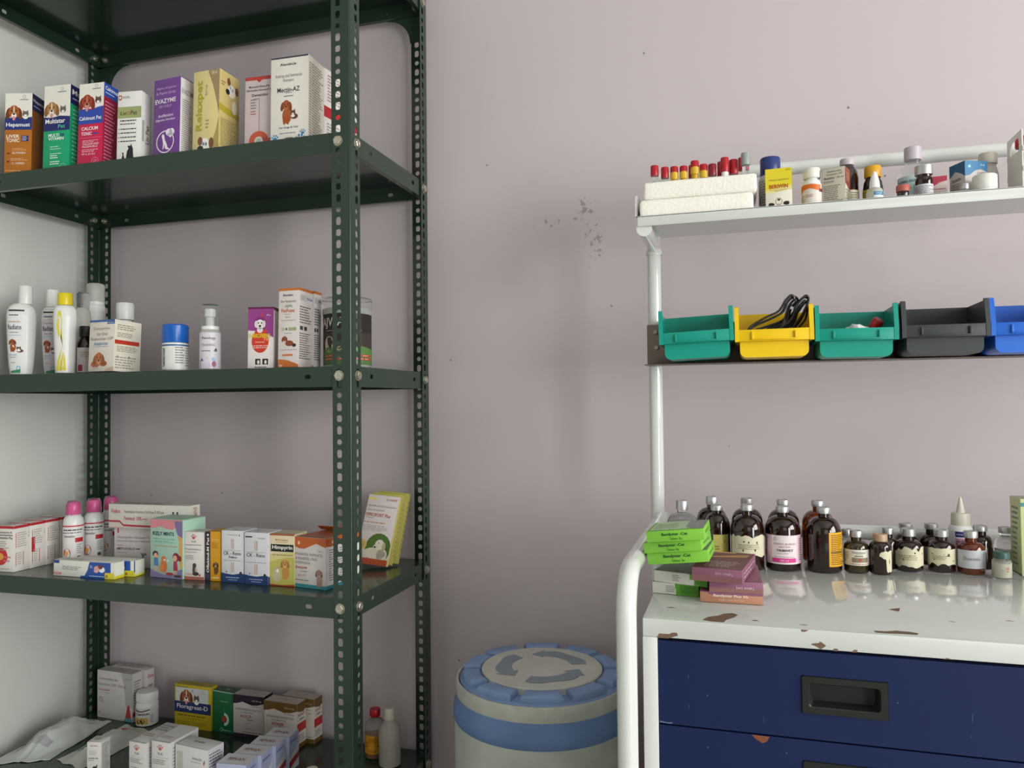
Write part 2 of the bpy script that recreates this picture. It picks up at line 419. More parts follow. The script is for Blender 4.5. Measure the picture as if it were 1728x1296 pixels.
for a in ((.1, .15), (.875, .925), (1.65, 1.7)): b.box(a[0], YF_-.07, 1.1, a[1], YF_-.03, 2.35, CARTW)
for a in ((1.1, 1.15), (2.30, 2.35)): b.box(.1, YF_-.07, a[0], 1.7, YF_-.03, a[1], CARTW)
struct(b.build('window_2', smooth=False))

# ================================================================== SLOTTED ANGLE RACK
RX0, RX1, RY0, RY1 = -1.6065, -.6787, 1.2546, 1.6146
ZS = {1: H+.9288, 2: H+.5027, 3: H+.0701, 4: H-.3537, 5: H-.7833, 6: .07}
rack = empty('slotted_angle_rack', ((RX0+RX1)/2, (RY0+RY1)/2, 0))
tag(rack, 'tall dark green slotted-angle steel rack of open shelves against the left wall', 'shelving rack')
RO = Vector(rack.location)
def rbuild(b, n, par=None):
    b.v = [tuple(Vector(v)-RO) for v in b.v]; return b.build(n, par or rack)
PITCH = .02136
def hole_rows(z1):
    base = H+.6145; k = int((base)/PITCH); out = []
    i = k
    while True:
        z = base-i*PITCH
        if z > z1-.012: break
        if z > .012:
            m_ = i % 4; out.append((z, .0245)+((.0051, .0051) if m_ == 0 else (.0062, .0052) if m_ == 2 else (.0075, .0050)))
        i -= 1
    return out
PT = 2.262
for cx, cy, sx, sy in ((RX1+.003, RY0-.003, -1, 1), (RX1+.003, RY1+.003, -1, -1), (RX0-.003, RY1+.003, 1, -1), (RX0-.003, RY0-.003, 1, 1)):
    b = MB(); e = .0035; hr = hole_rows(PT)
    b.plate((cx+sx*e, cy, 0), (0, 0, 1), (sx, 0, 0), (0, sy, 0), PT, .038-e, .0013, [(u, v-e, hu, hv) for u, v, hu, hv in hr], RACK)
    b.plate((cx, cy+sy*e, 0), (0, 0, 1), (0, sy, 0), (sx, 0, 0), PT, .038-e, .0013, [(u, v-e, hu, hv) for u, v, hu, hv in hr], RACK)
    vs = []
    for k in range(7):
        a = pi/2*k/6
        for rr in (e, e-.0013):
            for z in (0, PT): vs.append((cx+sx*(e-rr*cos(a)), cy+sy*(e-rr*sin(a)), z))
    fs = []
    for k in range(6):
        i = 4*k; fs += [(i, i+1, i+5, i+4), (i+2, i+6, i+7, i+3), (i+1, i+3, i+7, i+5), (i, i+4, i+6, i+2)]
    b.add(vs, fs, RACK); rbuild(b, 'corner_post')
for k, z in ZS.items():
    b = MB(); lp = .037; t = .0012
    b.box(RX0+.001, RY0+.001, z-t, RX1-.001, RY1-.001, z, RACK)
    W, D = RX1-RX0, RY1-RY0; hl = [(.0885, lp-.0186, .0065, .004), (W-.0885, lp-.0186, .0065, .004)]
    b.plate((RX0, RY0, z-lp), (1, 0, 0), (0, 0, 1), (0, 1, 0), W, lp, t, hl, RACK)
    b.plate((RX0, RY1, z-lp), (1, 0, 0), (0, 0, 1), (0, -1, 0), W, lp, t, hl, RACK)
    sl = [(.0845, lp-.0175, .0062, .0042), (D-.0727, lp-.0175, .0062, .0042)]
    b.plate((RX1, RY0, z-lp), (0, 1, 0), (0, 0, 1), (-1, 0, 0), D, lp, t, sl, RACK)
    b.plate((RX0, RY0, z-lp), (0, 1, 0), (0, 0, 1), (1, 0, 0), D, lp, t, sl, RACK)
    for x0, x1, y0, y1 in ((RX0, RX1, RY0, RY0+.011), (RX0, RX1, RY1-.011, RY1), (RX0, RX0+.011, RY0, RY1), (RX1-.011, RX1, RY0, RY1)):
        b.box(x0+.0005, y0+.0005, z-lp-.0002, x1-.0005, y1-.0005, z-lp+.001, RACK)
    rbuild(b, 'shelf_tray')
    for sx in (-1, 1):
        for sy in (-1, 1):
            cx = (RX0-.003) if sx < 0 else (RX1+.003); cy = (RY0-.003) if sy < 0 else (RY1+.003)
            for ax in ('y', 'x'):
                if ax == 'y': P, N_ = Vector((cx-sx*.0245, cy, z-.0175)), Vector((0, sy, 0))
                else: P, N_ = Vector((cx, cy-sy*.0245, z-.0175)), Vector((sx, 0, 0))
                A = N_.orthogonal().normalized(); B_ = N_.cross(A); vs = []; m_ = 6
                rings = [(.0083, 0, 6), (.0083, .0046, 6), (.0073, .0054, 6), (.0040, .0054, 6), (.0036, .0051, 6)]
                tw = random.Random(int(z*1000)+sx*3+sy).uniform(0, 1)
                for r, h, _ in rings:
                    for q in range(6): a = 2*pi*q/6+tw; vs.append(P+N_*h+(A*cos(a)+B_*sin(a))*r)
                fs = [(6*j+q, 6*j+(q+1) % 6, 6*(j+1)+(q+1) % 6, 6*(j+1)+q) for j in range(4) for q in range(6)]+[tuple(range(24, 30))]
                b = MB().add(vs, fs, ZINC)
                # washer and the nut and thread end on the inside
                for r, h0, h1, n_ in ((.0095, 0, .0008, 16), (.0075, -.0095, -.004, 6), (.0035, -.015, -.0095, 10)):
                    vs = [P+N_*h+(A*cos(2*pi*q/n_)+B_*sin(2*pi*q/n_))*r for h in (h0, h1) for q in range(n_)]
                    b.add(vs, [(q, (q+1) % n_, n_+(q+1) % n_, n_+q) for q in range(n_)]+[tuple(range(n_)), tuple(range(n_, 2*n_))], ZINC)
                rbuild(b, 'bolt')
# gusset plates bracing the top tray
def gusset(cx, cy, U, N_):
    s = .095; r = .06; z = ZS[1]-.001
    poly = [(0, 0), (s, 0), (s, -.037)]+[(.0375+(s-.0375)*(1-sin(a)), -.0372-(s-.0372)*(1-cos(a))) for a in [pi/2*k/10 for k in range(11)]]+[(0, -s)]
    b = MB(); b.prism(poly, (cx, cy, z), U, (0, 0, 1), N_, .0015, RACK); rbuild(b, 'gusset_plate')
gusset(RX0-.001, RY1+.0005, (1, 0, 0), (0, -1, 0)); gusset(RX1+.001, RY1+.0005, (-1, 0, 0), (0, -1, 0))
gusset(RX0-.001, RY0-.0005, (1, 0, 0), (0, 1, 0)); gusset(RX1+.001, RY0-.0005, (-1, 0, 0), (0, 1, 0))

# ================================================================== CART
cart = empty('medicine_cart', (.33, 1.19, 0)); tag(cart, 'chipped white steel medicine cart with navy drawers and a tubular upper frame', 'cart')
CO = Vector(cart.location)
def cbuild(b, n, par=None, ang=35):
    b.v = [tuple(Vector(v)-CO) for v in b.v]; return b.build(n, par or cart, ang=ang)
CX0, CX1, CY0, CY1, ZT = -.1186, .778, .955, 1.42, H-.2668
b = MB()
b.box(CX0, CY0, ZT-.0225, CX1, CY1, ZT, CARTW, .0018)
b.box(CX0, CY0, .16, CX0+.0178, CY0+.022, ZT-.0224, CARTW, .001); b.box(CX1-.0178, CY0, .16, CX1, CY0+.022, ZT-.0224, CARTW, .001)
b.box(CX0, CY0+.02, .16, CX0+.002, CY1, ZT-.022, CARTW); b.box(CX1-.002, CY0+.02, .16, CX1, CY1, ZT-.022, CARTW)
b.box(CX0, CY1-.002, .16, CX1, CY1, ZT-.022, CARTW); b.box(CX0, CY0, .16, CX1, CY1, .18, CARTW)
chips = [[(-.0474, .9646), (-.0407, .9801), (-.0285, .9889), (-.0227, .999), (-.0124, 1.0045), (-.0057, .9976), (-.01, .9852), (-.0193, .9718), (-.022, .9603), (-.0364, .9603)],
 [(.1776, 1.0707), (.1866, 1.0778), (.1921, 1.0804), (.1879, 1.0627), (.1829, 1.065)],
 [(.1442, .9689), (.157, .9692), (.1683, .9751), (.1834, .9737), (.1913, .9699), (.1884, .9634), (.1738, .963), (.1556, .9606), (.1454, .9614)],
 [(-.095, 1.012), (-.088, 1.014), (-.082, 1.011), (-.09, 1.010)], [(.010, .978), (.016, .980), (.019, .976), (.012, .975)], [(.063, .972), (.07, .975), (.074, .971)], [(.30, 1.05), (.306, 1.053), (.31, 1.049)], [(.235, 1.03), (.24, 1.032), (.243, 1.029)]]
for c in chips: b.prism(c, (0, 0, ZT), (1, 0, 0), (0, 1, 0), (0, 0, 1), .00012, RUST)
fch = [[(-.1009, .9905), (-.0987, .9957), (-.086, .9959), (-.083, .9979), (-.0772, .9981), (-.0757, .9949), (-.0875, .9905)],
 [(.0646, 1.0127), (.0734, 1.0125), (.0686, 1.0101), (.0652, 1.0102)],
 [(.0751, .996), (.0771, .9976), (.0838, .9985), (.0851, 1.0003), (.0884, .9985), (.0917, .9958), (.086, .9915), (.0797, .9948)],
 [(.099, .9907), (.1, .9935), (.104, .9935), (.105, .9907)], [(.118, .9907), (.122, .994), (.125, .9935), (.124, .9907)], [(.212, .9907), (.216, .9925), (.222, .991)]]
for c in fch: b.prism(c, (0, CY0, 0), (1, 0, 0), (0, 0, 1), (0, -1, 0), .00012, RUST)
cbuild(b, 'cabinet_body')
r_ = random.Random(11)
for k, (z1, z0, hz) in enumerate(((.9868, .8862, .0278), (.8842, .782, .023), (.780, .678, .023), (.676, .574, .023), (.572, .38, .05), (.378, .185, .05))):
    b = MB(); x0, x1 = CX0+.0182, CX1-.0182; yf = CY0+.003
    b.plate((x0, yf, z0), (1, 0, 0), (0, 0, 1), (0, 1, 0), x1-x0, z1-z0, .0015, [], NAVY) if 0 else None
    hx0, hx1, hz1 = .0642, .1565, z1-hz; hz0 = hz1-.0432
    # front sheet round the pull, so that the pull can sink in
    for a in ((x0, z0, x1, hz0), (x0, hz1, x1, z1), (x0, hz0, hx0, hz1), (hx1, hz0, x1, hz1)): b.box(a[0], yf, a[1], a[2], yf+.0015, a[3], NAVY)
    b.box(x0, yf+.001, z1-.0015, x1, CY1-.02, z1, NAVY); b.box(x0+.01, CY1-.03, z0+.004, x1-.01, CY1-.028, z1-.02, NAVY)
    b.box(x0+.002, yf+.001, z0+.004, x0+.004, CY1-.02, z1-.002, NAVY); b.box(x1-.004, yf+.001, z0+.004, x1-.002, CY1-.02, z1-.002, NAVY)
    b.box(x0+.002, yf+.001, z0+.002, x1-.002, CY1-.02, z0+.004, NAVY)
    if k < 2:
        mk = mat('scratched_primer', '5f6a84', .6)
        for _ in range(18):
            x = r_.uniform(x0+.01, x1-.3); z = r_.uniform(z0+.016, z1-.016); s = r_.uniform(.0004, .0012); 
            if hx0-.006 < x < hx1+.006 and hz0-.014 < z < hz1+.014: continue
            n = 7; st_ = r_.choice((1.2, 1.5, 6, 11)); tl = r_.uniform(-.3, .3); s *= .75
            b.prism([(x+s*cos(2*pi*i/n)*r_.uniform(.5, 1.2)/(1 if st_ < 3 else 2.4)+tl*s*st_*sin(2*pi*i/n)*.3, z+s*sin(2*pi*i/n)*st_*r_.uniform(.7, 1.1)) for i in range(n)], (0, yf, 0), (1, 0, 0), (0, 0, 1), (0, -1, 0), .0001, mk)
        if k == 0: b.prism([(-.1, .889), (-.099, .8872), (-.086, .8865), (-.083, .8885), (-.09, .8878)], (0, yf, 0), (1, 0, 0), (0, 0, 1), (0, -1, 0), .0001, mk)
        else: b.prism([(.008, .884), (.012, .8795), (.02, .8752), (.025, .878), (.028, .8835), (.02, .8838)], (0, yf, 0), (1, 0, 0), (0, 0, 1), (0, -1, 0), .0001, mat('rust_patch', '7b4526', .8, var=.2))
    dr = cbuild(b, 'drawer')
    b = MB(); f = .0085
    # rim of the pull and its sloping pan
    o_ = [(hx0, hz0), (hx1, hz0), (hx1, hz1), (hx0, hz1)]
    def rr_(x0, z0, x1, z1, r, y, n=5):
        return [(cx+r*cos(a0+pi/2*i/n), y, cz+r*sin(a0+pi/2*i/n)) for cx, cz, a0 in ((x1-r, z0+r, -pi/2), (x1-r, z1-r, 0), (x0+r, z1-r, pi/2), (x0+r, z0+r, pi)) for i in range(n+1)]
    loops = [rr_(hx0, hz0, hx1, hz1, .0015, yf+.0012), rr_(hx0+.0006, hz0+.0006, hx1-.0006, hz1-.0006, .002, yf-.0022), rr_(hx0+f-.001, hz0+f-.001, hx1-f+.001, hz1-f+.001, .004, yf-.0022), rr_(hx0+f, hz0+f, hx1-f, hz1-f, .004, yf-.0012), rr_(hx0+f+.003, hz0+f+.002, hx1-f-.003, hz1-f-.002, .006, yf+.014)]
    n = len(loops[0]); vs = [p for l in loops for p in l]
    b.add(vs, [(j*n+i, j*n+(i+1) % n, (j+1)*n+(i+1) % n, (j+1)*n+i) for j in range(len(loops)-1) for i in range(n)]+[tuple(range((len(loops)-1)*n, len(loops)*n))], BLACKP)
    b.v = [tuple(Vector(v)-CO) for v in b.v]; b.build('drawer_pull', dr)
# dark void behind the drawer fronts is real: the cabinet is hollow
def arc(c, r, a0, a1, n, plane):
    out = []
    for k in range(n+1):
        a = a0+(a1-a0)*k/n; out.append(plane(c[0]+r*cos(a), c[1]+r*sin(a)))
    return out
R_ = .0127
for x in (-.1367, CX1+.018):
    pl = lambda y, z, x=x: (x, y, z); R2 = .055; zt = H-.212; yf = .944
    pts = [(x-.0, 1.42, zt), (x, 1.2, zt)]+arc((yf+R2, zt-R2), R2, pi/2, pi, 12, pl)+[(x, yf, .6), (x, yf, .09)]
    cbuild(MB().tube(pts, R_, CARTW, 20), 'side_tube', ang=60)
for x in (-.1455, CX1+.022):
    cbuild(MB().tube([(x, 1.422, .1), (x, 1.421, 1.0), (x, 1.42, 1.3), (x, 1.42, 1.67)], R_*.98, CARTW, 20), 'rear_upright', ang=60)
    b = MB().tube([(x+.002, 1.2535, H+.2815), (x, 1.415, H+.2845)], R_, CARTW, 20)
    b.lathe([(.0145, H+.268), (.015, H+.272), (.0137, H+.277)], CARTW, 16, c=(x, 1.42)); cbuild(b, 'shelf_arm', ang=60)
cbuild(MB().tube([(-.1455, 1.42, H+.408), (CX1+.022, 1.42, H+.402)], R_*.9, CARTW, 20), 'guard_rail', ang=60)
cbuild(MB().tube([(-.1455, 1.42, H-.2262), (CX1+.022, 1.42, H-.2262)], R_, CARTW, 20), 'rear_rail', ang=60)
ZP = H+.3015
b = MB(); b.box(-.1555, 1.25, ZP-.0015, CX1+.03, 1.425, ZP, CARTW); b.box(-.1555, 1.25, ZP-.0167, CX1+.03, 1.2515, ZP, CARTW, .0006)
b.prism([(1.25, 0), (1.425, 0), (1.425, .05), (1.26, .038), (1.252, .034)], (-.1572, 0, ZP-.0005), (0, 1, 0), (0, 0, 1), (1, 0, 0), .0015, CARTW)
b.prism([(1.25, -.0167), (1.30, -.0167), (1.31, 0), (1.25, 0)], (-.1555, 0, ZP), (0, 1, 0), (0, 0, 1), (1, 0, 0), .0015, CARTW)
cbuild(b, 'top_shelf')
b = MB(); b.box(-.1585, 1.4045, H+.0635, CX1+.03, 1.4065, H+.1385, STEEL, .0005); b.box(-.1585, 1.36, H+.0635, CX1+.03, 1.4065, H+.0648, STEEL)
for x, z in ((-.1435, H+.1245), (-.1415, H+.0965)):
    bb = []
    for rr, y in ((.0042, 1.4045), (.0042, 1.4030), (.003, 1.4018), (.0014, 1.4018), (.0012, 1.4028)): bb += [(x+rr*cos(2*pi*k/16), y, z+rr*sin(2*pi*k/16)) for k in range(16)]
    b.add(bb, [(j*16+k, j*16+(k+1) % 16, (j+1)*16+(k+1) % 16, (j+1)*16+k) for j in range(4) for k in range(16)]+[tuple(range(64, 80))], ZINC)
cbuild(b, 'bin_rail')

# ================================================================== BINS
def make_bin(m):
    b = MB(); W, w = .0592, .0520
    # lower trough: rounded U, drawn from front to back
    def U(hw, z0, z1, r):
        o = [(-hw, z1)]+[(-hw+r-r*cos(a), z0+r-r*sin(a)) for a in [pi/2*k/5 for k in range(6)]]
        return o+[(-x, z) for x, z in reversed(o)]
    o, i = U(w, 0, .028, .010), U(w-.0018, .0018, .028, .009); n = len(o)
    vs = [(x, y, z) for y in (.007, .112) for P in (o, i) for x, z in P]
    fs = [(k, k+1, 2*n+k+1, 2*n+k) for k in range(n-1)]+[(n+k, 3*n+k, 3*n+k+1, n+k+1) for k in range(n-1)]
    b.add(vs, fs, m)
    for y0, y1 in ((.007, .009), (.110, .112)): b.prism(o, (0, y0, 0), (1, 0, 0), (0, 0, 1), (0, 1, 0), .002, m)
    # upper body, wider
    for s in (-1, 1):
        b.prism([(0, .0255), (.112, .0255), (.114, .080), (.016, .0805), (.009, .0815), (.006, .080), (0, .044)], (s*W-(.0 if s < 0 else .002), 0, 0), (0, 1, 0), (0, 0, 1), (1, 0, 0), .002, m)
        x0, x1 = (-W-.0004, -W+.0062) if s < 0 else (W-.0062, W+.0004)      # thick front post of each side
        b.prism([(-.0016, .0250), (.004, .0250), (.0045, .044), (.0125, .079), (.011, .0825), (.006, .0812), (-.0016, .044)], (x0, 0, 0), (0, 1, 0), (0, 0, 1), (1, 0, 0), x1-x0, m)
        b.box(min(s*w, s*W), .002, .0255, max(s*w, s*W), .112, .0275, m)
        b.box(s*.0325-.0015, -.0045, .029, s*.0325+.0015, 0, .0405, m, .0004)
    b.box(-W+.004, -.001, .0255, W-.004, .0012, .044, m, .0003); b.box(-W, 0, .0255, W, .009, .0272, m)
    b.box(-.034, -.004, .0275, .034, 0, .029, m, .0003)
    b.box(-W, .111, .0255, W, .113, .080, m); b.box(-.03, .113, .062, .03, .118, .064, m)
    return b
bins = [(-.0640, 0.0685, TEAL, 'teal plastic storage bin at the left end of the rail, empty', -2.2), (.0553, .0688, YELL, 'yellow plastic storage bin holding a black cable', -.3), (.1755, .0655, TEAL, 'teal plastic storage bin between the yellow bin and the charcoal bin', .4), (.2988, .0665, DGREY, 'charcoal plastic storage bin', .2), (.4175, .066, BLUEP, 'blue plastic storage bin cut by the right edge of the picture', .3)]
for x, z, m, lab, ro in bins:
    o = make_bin(m).build('storage_bin', None, (x, 1.282, H+z+(.0012 if abs(ro) > 1 else 0)), (0, radians(ro), 0))
    tag(o, lab, 'storage bin', 'storage bins on the rail')
# cable in the yellow bin
def spline(P, k=8):
    P = [Vector(p) for p in P]; out = []
    for i in range(len(P)-1):
        p0, p1, p2, p3 = P[max(i-1, 0)], P[i], P[i+1], P[min(i+2, len(P)-1)]
        for j in range(k):
            t = j/k; out.append(.5*((2*p1)+(p2-p0)*t+(2*p0-5*p1+4*p2-p3)*t*t+(3*p1-p0-3*p2+p3)*t**3))
    out.append(P[-1]); return out
CAB = mat('black_rubber', '0c0c0d', .32, coat=.2); b = MB()
def inbin(P): return [(min(.110 if z > 1.379 else .103, max(.0095, x)), min(1.388, max(1.2945, y)), max(1.3535, z)) for x, y, z in P]
base = [(.014, 1.30, 1.383), (.0206, 1.315, 1.400), (.0482, 1.32, 1.4138), (.0683, 1.322, 1.4244), (.0775, 1.323, 1.4411), (.0866, 1.324, 1.4493), (.0919, 1.326, 1.4442), (.0827, 1.328, 1.4295), (.0752, 1.33, 1.4008), (.07, 1.33, 1.375)]
base2 = [(.03, 1.305, 1.372), (.0822, 1.315, 1.4048), (.0934, 1.318, 1.429), (.1043, 1.32, 1.4436), (.1114, 1.322, 1.4471), (.1138, 1.325, 1.440), (.1056, 1.328, 1.419), (.0929, 1.33, 1.4006), (.085, 1.33, 1.37)]
rr = random.Random(3)
for n_, B_ in ((4, base), (4, base2)):
    for i in range(n_):
        dx, dy, dz = rr.uniform(-.006, .004), -.009+i*.008, -.004*i*rr.random()
        b.tube(spline(inbin([(x+dx*min(1, j/3)+rr.uniform(-.0015, .0015), y+dy, z+dz*min(1, j/2)+rr.uniform(-.001, .001)) for j, (x, y, z) in enumerate(B_)])), .0019, CAB, 8)
for i in range(7): b.tube(spline(inbin([(.005+i*.006, 1.30+i*.008, 1.36), (.045, 1.305+i*.007, 1.378+i*.003), (.085, 1.31+i*.006, 1.392+i*.0025), (.108, 1.32+i*.005, 1.372)])), .002, CAB, 8)
for p, q in (((.0745, 1.317, 1.4405), (.0765, 1.316, 1.4445)), ((.083, 1.309, 1.4262), (.0852, 1.308, 1.4298))): b.tube([p, q], .0026, ALU, 8)
tag(b.build('coiled_cable'), 'bundle of black cable looped up out of the yellow bin', 'cable')
# things in the second teal bin
b = MB(); rs = random.Random(5)
bmx = bmesh.new(); bmesh.ops.create_icosphere(bmx, subdivisions=3, radius=1)
for v in bmx.verts: k = 1+.18*sin(v.co.x*7+v.co.y*5)*cos(v.co.z*6); v.co = Vector((v.co.x*.021*k, v.co.y*.014*k, v.co.z*.014*k))
b.bm(bmx, WPL); tag(b.build('crumpled_wrapper', None, (.184, 1.305, 1.3815), (0, .5, .2)), 'crumpled white wrapper inside the second teal bin', 'wrapper')
b = MB(); b.lathe([(.0085, 0), (.009, .002), (.009, .014), (.0078, .0165), (.003, .017)], RCAP, 24); b.lathe([(.008, -.03), (.008, 0)], WPL, 24)
tag(b.build('capped_tube', None, (.206, 1.322, 1.3915), (radians(25), radians(30), 0)), 'small tube with a red cap lying inside the second teal bin', 'tube')

# ================================================================== DRUM
dr = empty('storage_drum', (-.3755, 1.452, 0), (0, 0, radians(14.5))); tag(dr, 'blue and grey plastic drum with a clamped lid on the floor', 'drum')
DG = mat('grimy_grey_plastic', 'b6bdb4', .6, var=.25, vscale=16); DB = mat('faded_blue_plastic', '6380ad', .5, var=.25, vscale=10); DP = mat('dusty_blue_pads', '809bc4', .6, var=.3, vscale=22); DL = mat('dusty_white_disc', 'c6c7bf', .6, var=.16, vscale=16)
zr = H-.5275
b = MB(); b.lathe([(.150, .0), (.158, .004), (.163, .03), (.168, .12), (.1695, zr-.078), (.1695, zr-.0725)], DG, 72, cap1=False)
b.build('drum_body', dr)
b = MB(); b.lathe([(.1695, zr-.0730), (.1718, zr-.069), (.1718, zr-.058), (.1705, zr-.045), (.165, zr-.024), (.160, zr-.02)], DB, 72, cap0=False, cap1=False); b.build('blue_band', dr)
b = MB(); b.lathe([(.158, zr-.030), (.1655, zr-.029), (.1665, zr-.024), (.1662, zr-.003), (.165, zr), (.162, zr), (.1612, zr-.005), (.1596, zr-.012)], mat('grey_steel_ring', 'bcbfb5', .5, metal=.1, var=.28, vscale=25), 72, cap0=False, cap1=False); b.build('clamp_ring', dr)
lid = MB().lathe([(.1600, zr-.012), (.1585, zr-.002), (.155, zr+.0005), (.1545, zr+.0015), (.05, zr+.0015), (.001, zr+.0015)], DP, 72, cap0=False).build('lid', dr)
for k in range(10):
    a0, a1 = 2*pi*(k-.5)/10+pi/2+.06, 2*pi*(k+.5)/10+pi/2-.06; b = MB(); L_ = []
    r0, r1 = .1195, .153; z0, z1 = zr+.001, zr+.0145
    def loop(i, z, ins): # rounded sector outline
        pts = []; n = 6; A0, A1 = a0+ins/.135, a1-ins/.135; R0, R1 = r0+ins, r1-ins
        for j in range(n+1): pts.append((R1, A0+(A1-A0)*j/n))
        for j in range(n+1): pts.append((R0, A1+(A0-A1)*j/n))
        return [(r*cos(a), r*sin(a), z) for r, a in pts]
    ls = [loop(0, z0, 0), loop(1, z1-.004, .0005), loop(2, z1-.001, .0022), loop(3, z1, .0055)]; n = len(ls[0])
    b.add([p for l in ls for p in l], [(j*n+i, j*n+(i+1) % n, (j+1)*n+(i+1) % n, (j+1)*n+i) for j in range(3) for i in range(n)]+[tuple(range(3*n, 4*n))], DP)
    b.build('lid_pad', lid, ang=50)
b = MB(); b.lathe([(.1165, zr+.001), (.117, zr+.0125), (.1155, zr+.0145), (.05, zr+.0155), (.001, zr+.0157)], DL, 72, cap0=False); disc = b.build('lid_disc', dr)
DA = mat('faded_blue_arrows', '8794a0', .6, var=.1, vscale=20); b = MB()
for a0 in (.15, 2.25, 4.35):
    R0, R1 = .058, .088; pts = []; n = 10; a1 = a0+1.35
    for j in range(n+1): pts.append((R1+.003*sin(j), a0+(a1-a0)*j/n))
    pts += [(R1+.008, a1), ((R0+R1)/2, a1+.35), (R0-.008, a1)]
    for j in range(n+1): pts.append((R0, a1+(a0-a1)*j/n))
    b.prism([(r*cos(a), r*sin(a)) for r, a in pts], (0, 0, zr+.0155), (1, 0, 0), (0, 1, 0), (0, 0, 1), .0004, DA)
b.build('arrow_marks', disc, smooth=False)

# ================================================================== RACK, SECOND SHELF FROM THE TOP: SYRUP AND SHAMPOO CARTONS
Z2 = ZS[2]
ORG, GRN, CRM, WHT, INK, NVY = 'b06a1e', '10a06c', 'c41a48', 'e6e3da', '3a3a3e', '1d2a6b'
def petlogo(u, v): return [('o', u, v+.035, .0035, .0008, '6c8fa8', 5), ('l', u-.16, v-.012, u+.16, v+.012, 1, '5b6c78')]
carton('syrup_carton', 'orange and white liver tonic carton with a dog and cat on a white top', -1.4688, 1.2899, Z2, 16.7, .059, .05, .1834, ORG, tilt=1.5, side='8a4f16',
  F=[('r', 0, .70, 1, 1, WHT), ('w', [(0, .555, .71), (.2, .555, .70), (.45, .555, .715), (.7, .555, .70), (1, .555, .71)], '1f3179'), ('dog', .33, .765, .0155, dict(fur='a4581f', ear='6b3413')), ('cat', .76, .745, .0075), ('t', 'Hepamust', .05, .578, .93, .64, 'f4f4f0', .015),
     ('t', 'LIVER', .07, .455, .55, .495, 'f4ead8', .02), ('t', 'TONIC', .07, .405, .55, .447, 'f4ead8', .02), ('r', .62, .415, .88, .485, '1d2a6b'), ('l', .65, .42, .86, .48, 3, 'c9cde0'), ('l', .3, .30, .85, .335, 2, 'e0b483'), ('t', 'SILYMARIN', .3, .262, .78, .288, 'f4ead8'), ('l', .25, .18, .9, .215, 2, 'e0b483'), ('t', '11 HERBS', .3, .135, .75, .162, 'f4ead8'), ('e', .16, .27, .003, .002, '6b3b1a'), ('e', .15, .17, .003, .002, '4b2b3a'), ('l', .05, .05, .6, .07, 1, 'e0b483')]+petlogo(.7, .92),
  R=[('r', 0, .80, 1, 1, '1d2050'), ('t', 'Hepamust', .06, .89, 1.0, .94, 'e8e8ee', .01), ('l', .1, .84, .6, .87, 1, 'c0c4d8')])
carton('syrup_carton', 'green and white multivitamin carton with navy band and dog, between the orange and red cartons', -1.3654, 1.2899, Z2, 5.2, .0653, .055, .1904, GRN, tilt=1.7, side=GRN,
  F=[('r', 0, .63, 1, 1, WHT), ('w', [(0, .475, .64), (.3, .475, .625), (.6, .475, .645), (1, .475, .63)], '1b2366'), ('dog', .3, .725, .016, dict(fur='b07a45', ear='8a5a30')), ('cat', .73, .71, .0085), ('t', 'Multistar', .07, .56, .82, .612, 'f2f2f0', .015), ('t', 'Pet', .56, .50, .82, .545, '3fc58d', .01),
     ('t', 'MULTI', .2, .405, .6, .44, 'e8f4ec', .02), ('r', .64, .405, .79, .44, '1d5a6b'), ('t', 'VITAMIN', .2, .365, .78, .40, 'e8f4ec', .02), ('l', .28, .28, .6, .30, 1, 'cfeadb'), ('t', 'Hexavitamins', .28, .258, .68, .275, 'e8f4ec'), ('l', .28, .20, .7, .22, 1, 'cfeadb'), ('l', .28, .15, .65, .2, 2, 'e8f4ec'), ('l', .28, .08, .72, .13, 2, 'e8f4ec'), ('o', .77, .05, .008, .0006, 'bfe6d2'), ('l', .05, .03, .62, .05, 1, 'cfeadb')]+petlogo(.68, .92),
  R=[('r', 0, .78, 1, 1, '181c58'), ('t', 'Multistar', .08, .90, 1.3, .955, 'f2f2f0', .015) if 0 else ('t', 'Multis', .08, .89, .95, .95, 'f2f2f0', .015), ('l', .1, .83, .8, .86, 1, 'c8ccdc')]+[('l', .12, .1, .85, .74, 14, '7fd3ae')])
carton('syrup_carton', 'crimson and white calcium tonic carton with a blue band and dog', -1.2781, 1.2901, Z2, 4.0, .0612, .0414, .1845, CRM, tilt=2.3, side='a51a44',
  F=[('r', 0, .70, 1, 1, WHT), ('w', [(0, .52, .69), (.25, .52, .70), (.5, .52, .685), (.75, .52, .71), (1, .52, .72)], '2347a6'), ('dog', .33, .775, .017, dict(fur='a03c22', ear='7a2412', muz='c98b78')), ('cat', .78, .79, .0085, dict(fur='5f4a3c')), ('t', 'Calcimust Pet', .04, .565, .93, .61, 'f2f2f0', .012),
     ('t', 'CALCIUM', .14, .445, .8, .485, 'f6e6ea', .02), ('t', 'TONIC', .14, .385, .56, .425, 'f6e6ea', .02), ('r', .6, .395, .79, .415, '3a3a9a'), ('r', .03, .355, .97, .359, 'e07090', 3), ('l', .2, .30, .85, .33, 2, 'f0b9c6'), ('t', 'CALCIUM AND', .2, .27, .85, .295, 'f6e6ea'), ('t', 'PHOSPHORUS', .2, .24, .8, .262, 'f6e6ea'), ('l', .18, .185, .85, .225, 2, 'f0b9c6'), ('t', 'VIT A, D3, B12', .18, .15, .72, .175, 'f6e6ea'), ('o', .72, .075, .009, .0008, 'e6a0b2'), ('e', .72, .075, .005, .005, 'd05a7a')]+petlogo(.7, .93),
  R=[('r', 0, .84, 1, 1, '2450a8'), ('t', 'Calcimus', .08, .92, .97, .965, 'f2f2f0', .012), ('l', .1, .875, .7, .90, 1, 'd0d8ee'), ('l', .1, .06, .85, .80, 18, 'e890a6')])
